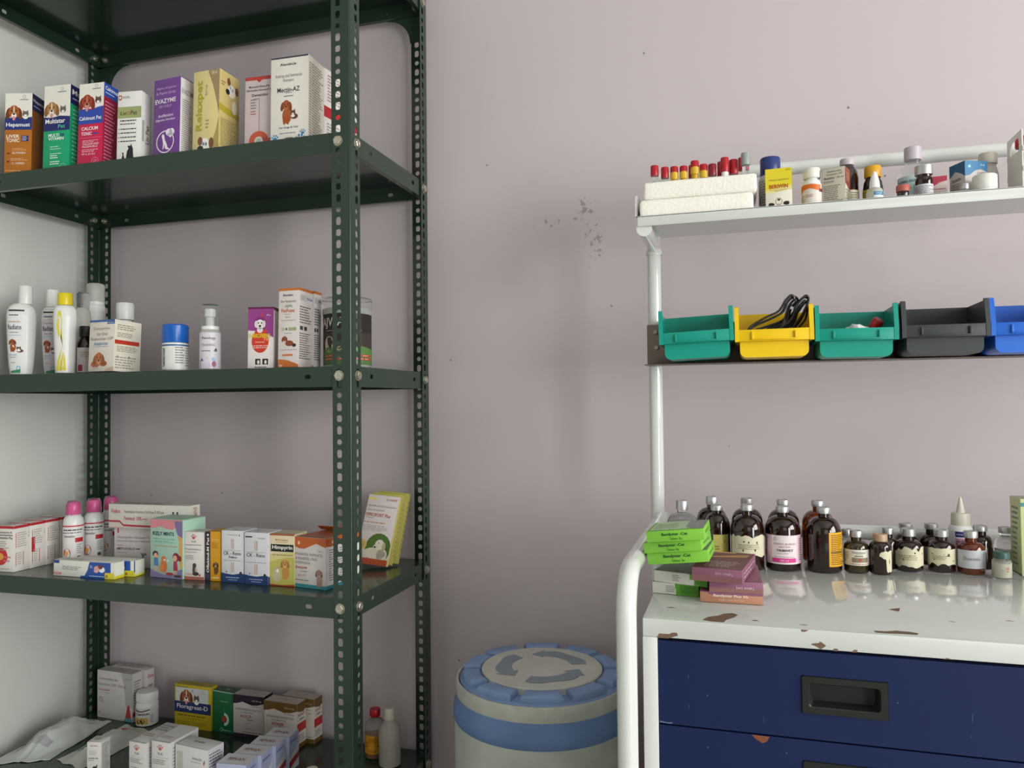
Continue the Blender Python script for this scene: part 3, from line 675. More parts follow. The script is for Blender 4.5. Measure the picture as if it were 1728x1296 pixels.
carton('syrup_carton', 'short white carton with an olive band and black dog and cat silhouettes', -1.1791, 1.29, Z2, 8.3, .0538, .0345, .1529, 'e2e1dd', tilt=1.9,
  F=[('r', 0, .625, 1, .785, '98a06b'), ('t', 'Liv', .14, .67, .38, .72, '3b3b30', .005), ('o', .46, .695, .0035, .0009, 'a8342c'), ('t', 'Pet', .56, .67, .82, .73, '3b3b30', .005), ('r', .04, .88, .16, .95, 'b0482c'), ('e', .10, .915, .0018, .003, 'f2e8e0'), ('l', .18, .90, .55, .935, 2, '6a6a68'), ('l', .12, .57, .8, .61, 1, INK), ('l', .12, .53, .75, .56, 1, INK)]
    +[('e', .08, v, .0012, .0012, INK) for v in (.475, .42, .36, .305)]+[('l', .15, v-.018, .8, v+.018, 1, INK) for v in (.475, .42, .36, .305)]
    +[('p', [(.42, 0), (.40, .08), (.44, .17), (.50, .205), (.45, .235), (.50, .245), (.56, .235), (.60, .27), (.64, .235), (.68, .20), (.70, .10), (.74, .03), (.76, 0)], '1c1c1c'), ('p', [(.20, 0), (.22, .07), (.25, .12), (.22, .155), (.27, .145), (.30, .155), (.29, .12), (.33, .07), (.35, 0)], '1c1c1c')],
  R=[('t', 'Liv Pet', .45, .30, .75, .56, '3b3330', .004, 1), ('l', .1, .1, .3, .8, 1, 'b8b8b4')])
carton('syrup_carton', 'violet fronted syrup carton with white sides and a round white dog emblem', -1.0828, 1.2899, Z2, -4.6, .0703, .0358, .1708, '6e3f8e', tilt=1.6, side='dcdad6',
  F=[('t', 'Alpha Amylase', .10, .865, .84, .90, 'c9b2da'), ('t', '& Pepsin Syrup', .10, .80, .82, .845, 'c9b2da'), ('t', 'EVAZYME', .06, .70, .84, .755, 'f0e8f4', .012), ('t', 'PET SYRUP', .22, .645, .68, .675, 'c9b2da'), ('t', 'Antiflatulent', .18, .53, .75, .565, 'e6dcee', .008), ('t', 'Digestive Stimulant', .1, .475, .82, .51, 'e6dcee', .008),
     ('o', .46, .225, .0235, .0022, 'f0e8f4'), ('e', .60, .335, .0085, .0075, 'f0e8f4', 5), ('e', .70, .335, .0075, .0075, 'f0e8f4', 5), ('p', [(.50, .32), (.80, .32), (.66, .265)], 'f0e8f4', 5), ('paw', .65, .32, .005, '6e3f8e'),
     ('p', [(.33, .30), (.38, .325), (.43, .30), (.45, .25), (.52, .20), (.56, .15), (.66, .125), (.55, .125), (.46, .14), (.44, .19), (.40, .135), (.37, .135), (.39, .20), (.36, .26)], 'f0e8f4', 5), ('l', .22, .06, .68, .085, 1, 'c9b2da')],
  R=[('t', 'EVAZYME', .1, .80, 1.0, .86, '8b8494', .01), ('l', .15, .06, .9, .74, 26, '8e8a90')])
carton('syrup_carton', 'pale yellow syrup carton with olive lettering running up its front and a cartoon dog', -.989, 1.2899, Z2, -2.5, .0645, .0599, .1735, 'd9c98c', tilt=1.7, side='d3bf7c',
  F=[('w', [(.58, .97, 1), (.75, .82, 1), (.9, .62, 1), (1, .45, 1)], '9a8562'), ('w', [(.6, 0, .02), (.75, 0, .14), (.9, 0, .29), (1, 0, .45)], 'b09a5a'), ('t', 'Relaxpet', .12, .29, .42, .88, 'a3a01c', .02, 1), ('t', 'Syrup', .46, .70, .56, .83, '9c9470', .005, 1), ('l', .5, .3, .62, .42, 3, 'a39a70'), ('t', '100 ml', .7, .94, .9, .98, 'efe6c8'),
     ('e', .46, .11, .013, .015, 'f4f0e4', 4), ('e', .30, .165, .006, .009, '7c4a34', 5), ('e', .72, .13, .006, .011, '7c4a34', 5), ('e', .31, .075, .0075, .0065, '26242a', 6), ('e', .42, .13, .0035, .0045, 'a8b8c8', 6), ('e', .52, .125, .0035, .0045, 'a8b8c8', 6), ('e', .43, .128, .0013, .0018, '222222', 7), ('e', .53, .123, .0013, .0018, '222222', 7)],
  R=[('w', [(0, .52, .60), (.3, .50, .585), (.7, .50, .57), (1, .49, .56)], 'b8a630'), ('e', .6, .80, .012, .013, 'f4f0e4', 4), ('e', .45, .9, .005, .008, '7c4a34', 5), ('e', .85, .83, .005, .009, '7c4a34', 5), ('e', .4, .775, .006, .006, '26242a', 6), ('e', .52, .84, .0028, .0035, 'a8b8c8', 6), ('e', .64, .82, .0028, .0035, 'a8b8c8', 6), ('e', .75, .62, .008, .014, 'efe6cc', 4), ('l', .08, .82, .3, .88, 2, '8c8458'), ('l', .08, .1, .9, .44, 16, '8c8458')])
carton('syrup_carton', 'carton with pale violet side squeezed between the yellow carton and the red-edged carton', -.905, 1.335, Z2, 0, .05, .045, .105, 'b8aed0', tilt=1.7, F=[('l', .1, .1, .9, .8, 10, '6a6488'), ('t', 'EVAZYME', .2, .82, .95, .9, '5a4a80', .01)], R=[('l', .1, .1, .9, .9, 12, '8880a0')])
DERM_F = [('r', 0, .95, 1, 1, 'b03a36'), ('p', [(.40, .951), (.60, .951), (.5, .915)], 'b03a36'), ('t', 'Miconazole Nitrate IP &', .14, .845, .86, .875, '4c4448', .012), ('t', 'Chlorhexidine Gluconate IP Syr.', .05, .79, .97, .825, '4c4448', .012), ('t', 'Dermichlor', .25, .725, .82, .762, '2f2b2e', .015)]
carton('shampoo_carton', 'white carton with a red top edge and red target ring beside the tall cream carton', -.8704, 1.2999, Z2, 3.3, .0628, .055, .1483, 'cdbcbc', tilt=1.7, side='d8d2ce',
  F=DERM_F+[('l', .2, .55, .42, .70, 4, '8a8084'), ('l', .2, .47, .42, .54, 2, 'b0606a'), ('r', .50, .25, .512, .69, '55494c', 4), ('r', .3, .688, .51, .695, '55494c', 4), ('e', .5, .115, .0215, .0205, 'c2563a', 3), ('e', .5, .115, .0095, .0092, 'cfc6c2', 4), ('e', .5, .115, .0055, .0055, '9fb0a0', 5), ('e', .72, .14, .006, .0042, 'a8453a', 6), ('p', [(.80, .08), (.86, .15), (.92, .14), (.88, .08)], 'a8453a', 6)],
  R=[('r', 0, .95, 1, 1, 'b03a36'), ('l', .1, .1, .9, .9, 16, '9a9090')])
carton('shampoo_carton', 'tall cream shampoo carton with a brown dog and blue paw prints beside the post', -.7831, 1.2848, Z2, 1.9, .0809, .0628, .1712, 'e3dfd6', tilt=1.1, side='dfd8c8', topcol='3c3846',
  F=[('r', 0, .98, 1, 1, '3c3846'), ('t', 'Alembic', .25, .895, .62, .925, '2f2c32', .01), ('p', [(.60, .925), (.70, .905), (.60, .89), (.64, .905)], '2f4a4a'), ('t', 'Amitraz and Ivermectin', .12, .76, .84, .80, '8a7f80'), ('t', 'Shampoo', .33, .70, .62, .745, '8a7f80'), ('t', 'Mectin-AZ', .18, .59, .78, .645, '3a3840', .012), ('r', .38, .578, .58, .583, '3a3840', 4), ('l', .36, .53, .6, .555, 1, '6a6668'),
     ('dog', .42, .435, .0105, dict(fur='9c4a20', ear='7d3512', muz='b06a3c', tongue=False, body='a55524')), ('cat', .60, .345, .006, dict(fur='6b4630', body='5e3a26')), ('t', 'For Dogs & Cats', .24, .165, .74, .195, '3a3840', .008), ('l', .25, .105, .7, .13, 1, '8a8486'), ('l', .4, .05, .6, .075, 1, '5a5658'), ('paw', .12, .06, .008, '2789b4'), ('paw', .86, .105, .0065, '2789b4'), ('paw', .80, .025, .011, '2789b4')],
  R=[('l', .06, .04, .92, .93, 30, '8b8580')])
carton('shampoo_carton', 'white carton with a red side bar, seen through the holes of the front rack post', -.793, 1.3567, Z2, -9, .07, .1088, .1745, 'ddd9d4', tilt=1.9,
  F=[('l', .1, .1, .9, .9, 10, 'a09a98')], R=[('r', .0, .43, 1, .56, 'b4262c'), ('l', .1, .62, .9, .95, 9, 'a88'+'a8a'), ('l', .1, .1, .9, .38, 8, '9a9694')])

# ================================================================== RACK, MIDDLE SHELF
Z3 = ZS[3]
SM = 'e2e0de'
def flatbottle(label, x, y, z, hw, sy, prof, cap, capr, capz, cart_, capm=WPL, body=WPL, name='shampoo_bottle', rot=0, cat='bottle', capdx=0, tilt=1.8):
    rt = empty(name, (x, y, z+.001), (-radians(tilt), 0, face_rot(x, y)+rot)); tag(rt, label, cat)
    MB().lathe(prof, body, 44, sy=sy).build('bottle_body', rt)
    b = MB(); b.lathe([(capr*.98, capz[0]), (capr, capz[0]+.001), (capr*1.01, capz[1]-.003), (capr*.94, capz[1]-.0005), (capr*.7, capz[1]), (.001, capz[1]+.0003)], capm, 32, c=(capdx, 0)); b.build('cap', rt)
    if cart_:
        z0, z1, a0, span, c, A, rl = cart_
        b = MB(); W = Wrap(rl, z0, z1, a0, span, sy)
        if c: strip(b, W, [(0, 0, 1), (1, 0, 1)], ink(c), 0)
        art(b, W, A); b.build('printed_label', rt)
    return rt
P1 = [(.016, 0), (.021, .002), (.0235, .02), (.0262, .06), (.0283, .11), (.0289, .130), (.0275, .142), (.0235, .151), (.0175, .156), (.0138, .158)]
LBL = [('r', 0, .94, .9, .965, '26222c', 4), ('l', .1, .86, .6, .90, 1, '3c3840'), ('l', .05, .755, .7, .80, 1, 'b89a84'), ('t', 'Radiate', .0, .66, .75, .735, '2a2838', .01), ('l', .1, .60, .6, .63, 1, '8a8488'), ('r', 0, .57, .7, .576, '6a9ab0', 4),
  ('dog', .25, .47, .0062, dict(fur='8e4a26', ear='6f3214', muz='a8643c', tongue=False, body='9a522a')), ('cat', .62, .37, .0042, dict(fur='5f4030', body='5a3b28')), ('l', 0, .22, .6, .29, 2, '8aa0a8'), ('l', .1, .14, .4, .17, 1, 'b0a030'), ('w', [(0, .0, .03), (.4, .0, .045), (.7, 0, .06)], '3c8a58'), ('p', [(.4, .03), (.5, .11), (.7, .1), (.72, .02)], '6fb0c8')]
flatbottle('white pet shampoo bottle at the left end of the middle shelf', -1.516, 1.31, Z3, .029, .62, P1, None, .0137, (.157, .198), (.004, .148, -.35, 1.35, 'dadada', LBL, P1), capdx=.007, rot=.0)
flatbottle('white pet shampoo bottle standing behind and between the leftmost bottle and the yellow-capped bottle', -1.480, 1.365, Z3, .029, .62, P1, None, .014, (.155, .194), (.004, .148, -.35, 1.35, 'c9c2c8', LBL, P1), capdx=-.006)
P3 = [(.014, 0), (.0185, .002), (.0195, .03), (.0212, .08), (.0225, .12), (.0222, .138), (.018, .1465), (.0135, .149)]
flatbottle('white shampoo bottle with a yellow cap and yellow swirls', -1.3945, 1.31, Z3, .022, .8, P3, None, .0144, (.149, .1755), (.004, .138, -.25, 1.9, None,
  [('p', [(.30, .55), (.22, .75), (.30, .96), (.42, .98), (.50, .80), (.42, .55), (.52, .40), (.44, .62), (.47, .8), (.42, .9), (.36, .88), (.34, .75), (.38, .58)], 'd8cc10'), ('p', [(.5, .02), (.55, .12), (.52, .32), (.64, .22), (.68, .02)], 'd8cc10'), ('p', [(.1, .02), (.25, .2), (.5, .42), (.32, .13), (.3, .02)], 'd8cc10'), ('p', [(.34, .02), (.4, .16), (.52, .3), (.47, .02)], 'c9bd20')], P3), capm=mat('yellow_cap', 'd9c514', .3))
flatbottle('clear-capped pale bottle mostly hidden behind the yellow-capped bottle', -1.418, 1.378, Z3, .018, .9, [(.014, 0), (.018, .003), (.0195, .05), (.0195, .12), (.015, .148), (.011, .152)], None, .0148, (.152, .187), None, capm=CLEARP, body=MILKY)
def foamer(label, x, y, z, r, zb, rc, zc, lab, group=None):
    rt = empty('foam_pump_bottle', (x, y, z+.0008), (-radians(1.8), 0, face_rot(x, y))); tag(rt, label, 'bottle')
    MB().lathe([(r*.85, 0), (r, .003), (r*1.01, zb*.5), (r, zb-.006), (r*.93, zb), (r*.85, zb+.001)], WPL if lab[0] else MILKY, 40).build('bottle_body', rt)
    MB().lathe([(rc*.9, zb+.0005), (rc*.98, zb+.001), (rc*.98, zb+.008), (rc*.6, zb+.0085), (rc*.42, zb+.009), (rc*.42, zb+.5*(zc-zb)), (rc*.55, zb+.52*(zc-zb)), (rc*.55, zb+.8*(zc-zb)), (rc*.3, zb+.83*(zc-zb))], WPL, 28).build('pump_head', rt)
    MB().lathe([(rc, zb+.008), (rc, zc-.006), (rc*.93, zc-.0015), (rc*.75, zc), (.001, zc+.0003)], CLEARP if not lab[0] else MILKY, 36, cap0=False).build('clear_overcap', rt)
    b = MB(); W = Wrap(r, .002, zb*.93, 0, 2.8); strip(b, W, [(0, 0, 1), (1, 0, 1)], ink(lab[1]), 0); art(b, W, lab[2]); b.build('printed_label', rt)
    return rt
foamer('tall white foam pump bottle with a frosted overcap, behind the carton with the puppy', -1.4535, 1.45, Z3, .0214, .168, .0198, .2203, (True, 'd9d9d8', [('o', .2, .8, .004, .0008, '6a7a8a'), ('l', .6, .78, .9, .84, 2, '6a6a70')]))
foamer('slim foam pump bottle with a clear overcap and a purple and white label', -1.0240, 1.31, Z3, .0205, .0805, .0175, .1342, (False, 'cfccd4', [('t', 'Petology', .22, .79, .68, .88, '4a4450', .006), ('t', 'TRAINING', .2, .62, .66, .69, '8a8090'), ('l', .2, .46, .5, .52, 1, '7a7280'), ('p', [(.62, .5), (.7, .58), (.74, .5), (.68, .46)], '4a3a5a'), ('p', [(.12, 0), (.12, .2), (.2, .3), (.26, .22), (.4, .3), (.55, .28), (.66, .2), (.68, .1), (.6, 0)], '5b3a86', 4), ('e', .62, .13, .004, .006, '9a4a70', 5), ('e', .42, .1, .0045, .006, 'cfc0d8', 5), ('e', .6, .26, .0035, .004, '8fb0dc', 5)]))
flatbottle('small brown bottle with a black cap beside the carton with the puppy', -1.383, 1.352, Z3, .018, 1, [(.015, 0), (.0183, .002), (.0186, .055), (.0175, .068), (.012, .080), (.010, .083)], None, .0119, (.083, .107), (.004, .058, .15, 2.2, 'c8c0bc', [('l', .2, .6, .8, .85, 3, '9a8a88'), ('r', .05, .05, .3, .3, 'a03a50'), ('r', .0, .0, .07, 1, 'e0dcd8')], .0187), capm=BLACKP, body=AMBER, name='medicine_bottle')
flatbottle('white-capped bottle rising behind the carton with the puppy', -1.3437, 1.425, Z3, .018, 1, [(.014, 0), (.018, .003), (.018, .11), (.0165, .122), (.012, .126)], None, .0188, (.1265, .1655), None, name='medicine_bottle')
carton('syrup_carton', 'small white carton with a blue edge, a puppy photo and a red side bar', -1.2375, 1.28, Z3, -3.5, .069, .0693, .1083, 'd6cfc6', tilt=2.6, side='e2ddcc',
  F=[('r', 0, .955, 1, 1, '3f5f9a'), ('r', .7, .91, 1, .96, '3f5f9a'), ('l', .73, .92, .97, .955, 1, 'b9c6de'), ('t', 'Doxycycline', .18, .79, .82, .855, '8c8680'), ('t', 'for Oral', .32, .69, .72, .755, '8c8680'), ('t', 'Suspension USP', .06, .585, .96, .66, '8c8680'), ('t', 'RAJDOX', .22, .49, .76, .555, '4a7fb0', .012), ('r', .2, .475, .78, .482, '4a7fb0', 4),
     ('dog', .42, .24, .0135, dict(fur='a86238', ear='8f4c26', muz='c08a60', tongue=False)), ('e', .28, .14, .012, .007, 'a86238', 4), ('e', .60, .15, .01, .006, '9c5830', 4), ('l', .2, .04, .5, .1, 2, 'b0a090'), ('p', [(.6, 0), (.75, .06), (1, .09), (1, 0)], 'cbaea0')],
  R=[('r', .02, .53, .93, .61, 'c03a28'), ('l', .1, .80, .85, .92, 3, '8b8678'), ('l', .1, .66, .9, .76, 3, '8b8678'), ('l', .1, .38, .9, .5, 4, '8b8678'), ('l', .05, .05, .85, .3, 5, '9b968a'), ('p', [(.1, .28), (.14, .32), (.16, .26)], '6a665c'), ('p', [(.5, .26), (.56, .32), (.6, .27)], '6a665c')])
flatbottle('squat white jar with a bright blue cap, alone on the middle shelf', -1.1088, 1.31, Z3, .0255, 1, [(.022, 0), (.0248, .002), (.0252, .05), (.0248, .0565), (.022, .058)], None, .0257, (.0575, .0952), (.003, .053, 0, 2.9, 'd6d6d2', [('r', 0, .94, 1, 1, '2b5a8c', 2), ('r', .1, .12, .2, .85, '4a6878', 3), ('t', 'Petgel', .11, .15, .19, .8, 'd6d6d2', .01, 1), ('l', .5, .2, .75, .92, 7, '6a6a70'), ('l', .78, .1, .98, .9, 8, '8a8a90')], .0252), capm=mat('bright_blue_cap', '145ab4', .28), name='pill_jar', cat='jar')
carton('supplement_carton', 'white and purple carton with a red drop and a dog face on its front', -.8643, 1.29, Z3, 11.2, .0517, .030, .1198, 'dcd5d2', tilt=1.9, topcol='6c1c50',
  F=[('w', [(0, .62, .97), (.5, .6, .97), (1, .5, .97)], '8c3e80', 1), ('r', 0, .97, 1, 1, '5c1a44', 2), ('p', [(.48+.62*.74*cos(a)*.72, .44+.19*sin(a)) for a in [-pi*1.12+2*pi*.62*k/18 for k in range(19)]]+[(.62, .72), (.54, .94), (.44, .74)], 'c23a26', 3),
     ('e', .47, .72, .0125, .015, '7a2f6c', 4), ('e', .47, .715, .0085, .0095, 'e4dcdc', 5), ('e', .32, .72, .0035, .007, 'cfc6c6', 6), ('e', .62, .72, .0035, .007, 'cfc6c6', 6), ('e', .47, .69, .0025, .002, '201820', 7), ('e', .41, .74, .0014, .0016, '201820', 7), ('e', .53, .74, .0014, .0016, '201820', 7), ('e', .47, .625, .006, .006, 'd8cfcf', 5),
     ('t', 'SHARKOFERROL', .04, .495, .90, .565, 'd8c820', .02), ('t', 'Pet', .64, .445, .86, .51, 'e8b070', .01), ('l', .3, .41, .65, .44, 1, 'e8c0a8'), ('l', .15, .32, .86, .38, 2, 'e8c8c0'), ('t', '200 g', .72, .85, .88, .88, 'e8dce8'), ('r', .30, .06, .50, .155, '232023', 3), ('r', .58, .06, .80, .155, '232023', 3), ('e', .42, .10, .0025, .004, 'dcd5d2', 5), ('e', .70, .10, .0025, .004, 'dcd5d2', 5), ('l', .28, .0, .75, .035, 1, '3a3638')],
  R=[('r', 0, .95, 1, 1, '5c1a44')])
FIN_F = [('r', 0, .965, 1, 1, 'c06a2c'), ('t', 'Alembic', .2, .895, .72, .925, '3f3c40', .01), ('t', 'Silver Nanoparticles', .1, .805, .85, .85, '7c7676'), ('t', '(AgNPs)', .33, .745, .68, .79, '5a8a78'), ('t', 'FinPoint', .15, .69, .80, .735, 'c2603a', .015), ('l', .3, .66, .6, .675, 1, '8a8484'), ('t', 'Spray', .35, .62, .6, .64, '5a5658'), ('l', .15, .58, .85, .6, 1, 'a09a9a'), ('r', .5, .46, .88, .50, '9aa878', 3), ('r', .15, .46, .32, .50, 'b4b09a', 3), ('r', .36, .465, .44, .495, '4a5a7a', 3), ('r', .3, .425, .68, .43, '6a6664', 3),
  ('dog', .32, .355, .0055, dict(fur='8c4422', ear='6e2f12', muz='a0623c', tongue=False)), ('e', .55, .30, .009, .0055, '8c4422', 4), ('e', .78, .275, .0045, .0035, '2c2828', 4), ('l', .1, .205, .9, .23, 1, 'a89a90'), ('r', .22, .14, .72, .165, 'c8714c', 3), ('w', [(0, 0, .10), (.2, 0, .10), (.5, 0, .085), (.8, 0, .055), (1, 0, .03)], 'c06a2c', 2), ('t', 'for', .07, .01, .25, .04, 'f0e0d0', .01)]
FIN_R = [('r', 0, .965, 1, 1, 'c06a2c'), ('l', .08, .84, .5, .92, 4, '8aa0a0'), ('t', 'PinPoint', .55, .86, .98, .90, '4a6ab0'), ('l', .05, .55, .9, .78, 7, '6c6664'), ('r', .08, .47, .3, .52, '4a4a4a'), ('r', .38, .47, .6, .52, '4a4a4a'), ('l', .05, .1, .9, .44, 12, '6c6664')]
carton('spray_carton', 'tall white carton with orange top and small brown dog, front one of two', -.8029, 1.28, Z3, -1.1, .0454, .0466, .1528, 'd8d0cc', tilt=1.8, F=FIN_F, R=FIN_R, topcol='c06a2c')
carton('spray_carton', 'tall white and orange carton directly behind the one with the small brown dog', -.7990, 1.3275, Z3, -1.1, .0454, .0260, .1528, 'd4ccc8', tilt=1.8, F=FIN_F, R=FIN_R, topcol='c06a2c')
# supplement tub
rt = empty('supplement_tub', (-.7510, 1.377, Z3+.0018), (-radians(1.8), 0, face_rot(-.751, 1.377))); tag(rt, 'wide clear-lidded tub with a black and green label, behind the front rack post', 'tub')
MB().lathe([(.044, 0), (.0462, .003), (.0470, .05), (.0472, .112), (.0462, .1165), (.045, .117)], MILKY, 48).build('tub_body', rt)
MB().lathe([(.0480, .105), (.0490, .107), (.0495, .133), (.0485, .1375), (.046, .1385), (.044, .1375), (.001, .1375)], CLEARP, 48, cap0=False).build('clear_lid', rt)
b = MB(); W = Wrap(.0473, .004, .105, 0, 3.0); strip(b, W, [(0, .62, 1), (1, .62, 1)], ink('24211f'), 0); strip(b, W, [(0, .25, .62), (1, .25, .62)], ink('3a312b'), 0); strip(b, W, [(0, 0, .25), (1, 0, .25)], ink('4d7040'), 0)
art(b, W, [('t', 'AJWAIN', .07, .70, .60, .92, 'd8d2c8', .01), ('r', .15, .655, .7, .67, '8a8078', 3), ('e', .22, .40, .013, .016, 'c8b8a4', 3), ('e', .36, .36, .013, .009, 'd8c4a0', 4), ('e', .36, .37, .008, .005, 'b89a70', 5), ('w', [(0, .1, .27), (.2, .1, .34), (.45, .1, .30), (.7, .1, .36), (1, .1, .3)], '4f7a3c', 2), ('r', .12, .09, .9, .13, 'b03030', 4), ('r', .12, .155, .9, .195, 'b03030', 4), ('l', .14, .1, .85, .12, 1, 'e8c8c0'), ('l', .14, .165, .85, .185, 1, 'e8c8c0')])
b.build('printed_label', rt)

# ================================================================== RACK, FOURTH SHELF
Z4 = ZS[4]
DR = [('r', 0, .94, 1, 1, 'b02a32'), ('r', .12, .12, .16, .42, 'b8484a', 3), ('r', .62, .12, .66, .42, 'b8484a', 3), ('r', .12, .52, .16, .84, 'b8484a', 3), ('l', .22, .14, .55, .42, 6, 'a8a49c'), ('l', .22, .52, .9, .86, 7, 'a8a49c')]
DF = [('r', 0, .94, 1, 1, 'b02a32'), ('t', 'Miconazole &', .3, .84, .92, .885, '4c4448', .012), ('t', 'Chlorhexidine', .3, .78, .95, .825, '4c4448', .012), ('t', 'Dermichlor Plus', .3, .715, .95, .765, '2f2b2e', .015), ('l', .2, .45, .8, .68, 5, '9a9494'), ('e', .42, .33, .0185, .0185, 'c0303a', 3), ('e', .42, .33, .0075, .0075, 'e0a040', 4), ('l', .55, .2, .95, .36, 2, 'd07070'), ('l', .1, .05, .8, .08, 1, '8a8484')]
for k, (x, y, lab) in enumerate(((-1.4978, 1.2786, 'frontmost of the row of red-edged white cartons at the left of the fourth shelf'), (-1.4960, 1.3170, 'second of the row of red-edged white cartons, counted from the front'), (-1.4945, 1.3555, 'third of the row of red-edged white cartons, counted from the front'), (-1.4925, 1.3940, 'rearmost of the row of red-edged white cartons, nearest the pink-capped bottles'))):
    carton('shampoo_carton', lab, x, y, Z4, 2.5, .06, .037, .0985+.001*k, 'dedad4', F=DF, R=DR if k != 1 else DR+[('r', .08, .36, .32, .68, 'bd2a30', 5)], T=[('l', .2, .2, .8, .8, 4, 'c8a0a0')], group='row of red-edged shampoo cartons')
PK = mat('pink_cap', 'dc4490', .25, trans=.0)
for k, (x, y, lab) in enumerate(((-1.4328, 1.37, 'white lotion bottle with a pink cap, leftmost of three'), (-1.4215, 1.4155, 'white lotion bottle with a pink cap, middle of three'), (-1.4185, 1.462, 'white lotion bottle with a pink cap, half behind the long flat carton'))):
    rt = empty('lotion_bottle', (x, y, Z4), (0, 0, face_rot(x, y))); tag(rt, lab, 'bottle', 'pink-capped lotion bottles'); s = 1.0+.0*k
    MB().lathe([(.017, 0), (.0205, .002), (.0208, .095), (.0195, .104), (.014, .112), (.0115, .114)], WPL, 40).build('bottle_body', rt)
    MB().lathe([(.0128, .1135), (.0134, .1145), (.0130, .130), (.0118, .138), (.010, .1405), (.001, .141)], PK, 32).build('pink_cap', rt)
    MB().lathe([(.0155, .112), (.016, .116), (.0150, .135), (.012, .1435), (.001, .145)], CLEARP, 32, cap0=False).build('clear_overcap', rt)
    b = MB(); W = Wrap(.0208, .012, .092, 0, 3.0); strip(b, W, [(0, 0, 1), (1, 0, 1)], ink('dedcda'), 0)
    art(b, W, [('r', 0, .95, 1, .985, 'c03040', 3), ('l', .15, .82, .8, .9, 1, '4c4448'), ('l', .1, .76, .75, .81, 1, '4c4448'), ('t', 'Dermichlor', .2, .66, .55, .72, '2f2b2e', .01), ('r', .55, .52, .85, .64, 'c02c38', 3), ('e', .28, .22, .0085, .0115, 'cf4a44', 3), ('e', .27, .22, .004, .005, 'e8b44c', 4), ('r', .62, .05, .74, .14, '5a585a', 3), ('l', .6, .2, .8, .48, 5, '9a9698')]); b.build('printed_label', rt)
PASTE_F = [('r', 0, .80, .10, 1, '2c4a8c', 3), ('r', 0, .1, .13, .24, 'c06068', 3), ('l', .15, .40, .50, .66, 3, '7a7e84'), ('l', .01, .12, .12, .22, 1, 'f0d0d0'), ('w', [(.45, 0, .1), (.52, 0, .12), (.57, .0, .5), (.60, 0, .98), (.63, 0, .99), (.86, 0, .99)], '2450a0', 2), ('r', .86, .38, .95, .99, '2450a0', 2), ('r', .85, 0, 1.0, .38, 'd9cf3c', 3), ('e', .73, .62, .009, .005, 'd8a090', 4), ('e', .78, .72, .006, .0045, '6a3a30', 5), ('e', .71, .45, .006, .0035, 'd8b0a8', 5), ('e', .80, .55, .008, .006, 'e8ecf4', 3), ('l', .60, .08, .84, .18, 1, 'c8d4ec'), ('e', .88, .17, .003, .003, 'b07a20', 5), ('l', .61, .6, .66, .8, 2, 'c8d4ec'), ('r', .945, .38, 1, 1, 'e0e2da', 3)]
carton('flat_carton', 'flat white and blue gel carton lying in front of the pink-capped bottles', -1.2295, 1.2758, Z4, -.4, .1581, .0267, .0332, 'dcdcd4', F=PASTE_F, R=[('r', 0, 0, 1, .3, 'd9cf3c', 2), ('r', .06, .18, .94, 1, 'dcded0', 3)], T=[('l', .1, .2, .5, .8, 3, '9a9ea0')], side='dcded0')
carton('flat_carton', 'flat white carton with a yellow corner lying just behind the white and blue gel carton', -1.2080, 1.3060, Z4, 1, .155, .0300, .0325, 'd2d2ca', F=PASTE_F, R=[('r', 0, .0, 1, .3, 'd9cf3c', 2), ('r', 0, .3, .1, 1, '2450a0', 3), ('r', .1, .12, .94, 1, 'd8dace', 3)], side='d8dace')
carton('medicine_carton', 'greyish-white wide carton under the long flat carton, behind the mint-green one', -1.1965, 1.386, Z4, 4, .1305, .05, .0873, 'cbc4c4',
  F=[('p', [(.06, .86), (.09, .86), (.09, .98), (.06, .98)], 'b04048', 3), ('t', 'Chlorhexidine Gluconate 7% w/w', .06, .73, .80, .79, '8a8486'), ('t', 'Paste and Lidocaine Hydrochloride', .06, .63, .80, .69, '8a8486'), ('l', .06, .54, .18, .57, 1, 'b04048'), ('t', 'METUCHLO', .06, .44, .40, .50, '3a3638', .012), ('l', .42, .44, .5, .5, 1, '3a3638'), ('l', .06, .36, .25, .39, 1, '8a8486'), ('o', .15, .02, .012, .0008, '4a5a40'), ('p', [(.55, .1), (.58, .3), (.64, .34), (.6, .38), (.56, .36), (.5, .38), (.53, .33)], '7c7a80', 3), ('l', 0, 0, .15, .04, 1, '6a7a50')])
carton('medicine_carton', 'long flat white carton with a red stepped line lying on top of the greyish-white carton', -1.128, 1.374, Z4+.0875, 1.2, .2074, .036, .0520, 'cfcbc4', side='dcd8cc',
  F=[('t', 'Veko', .03, .62, .15, .80, 'b8505a', .01), ('t', 'Fenbendazole Veterinary Oral Paste IP 10% w/w', .20, .60, .70, .76, '7a7670'), ('t', 'Fenland 10%', .20, .34, .42, .50, 'b8505a', .012), ('l', .43, .36, .5, .44, 1, 'b8505a'), ('w', [(0, .24, .32), (.14, .24, .32), (.19, .08, .16), (.3, .07, .15), (.6, .06, .14)], 'a83240', 3), ('r', 0, 0, .2, .05, 'c8a8a0', 2), ('p', [(.80, .5), (.82, .5), (.82, .58), (.85, .58), (.85, .5), (.87, .5), (.87, .74), (.85, .74), (.85, .64), (.82, .64), (.82, .74), (.80, .74)], '3c3c38', 3)],
  R=[('t', 'Fenland', .3, .1, .7, .9, 'b07a70', .01, 1)], T=[('l', .1, .2, .8, .8, 3, 'a8a49c')], flap=False)
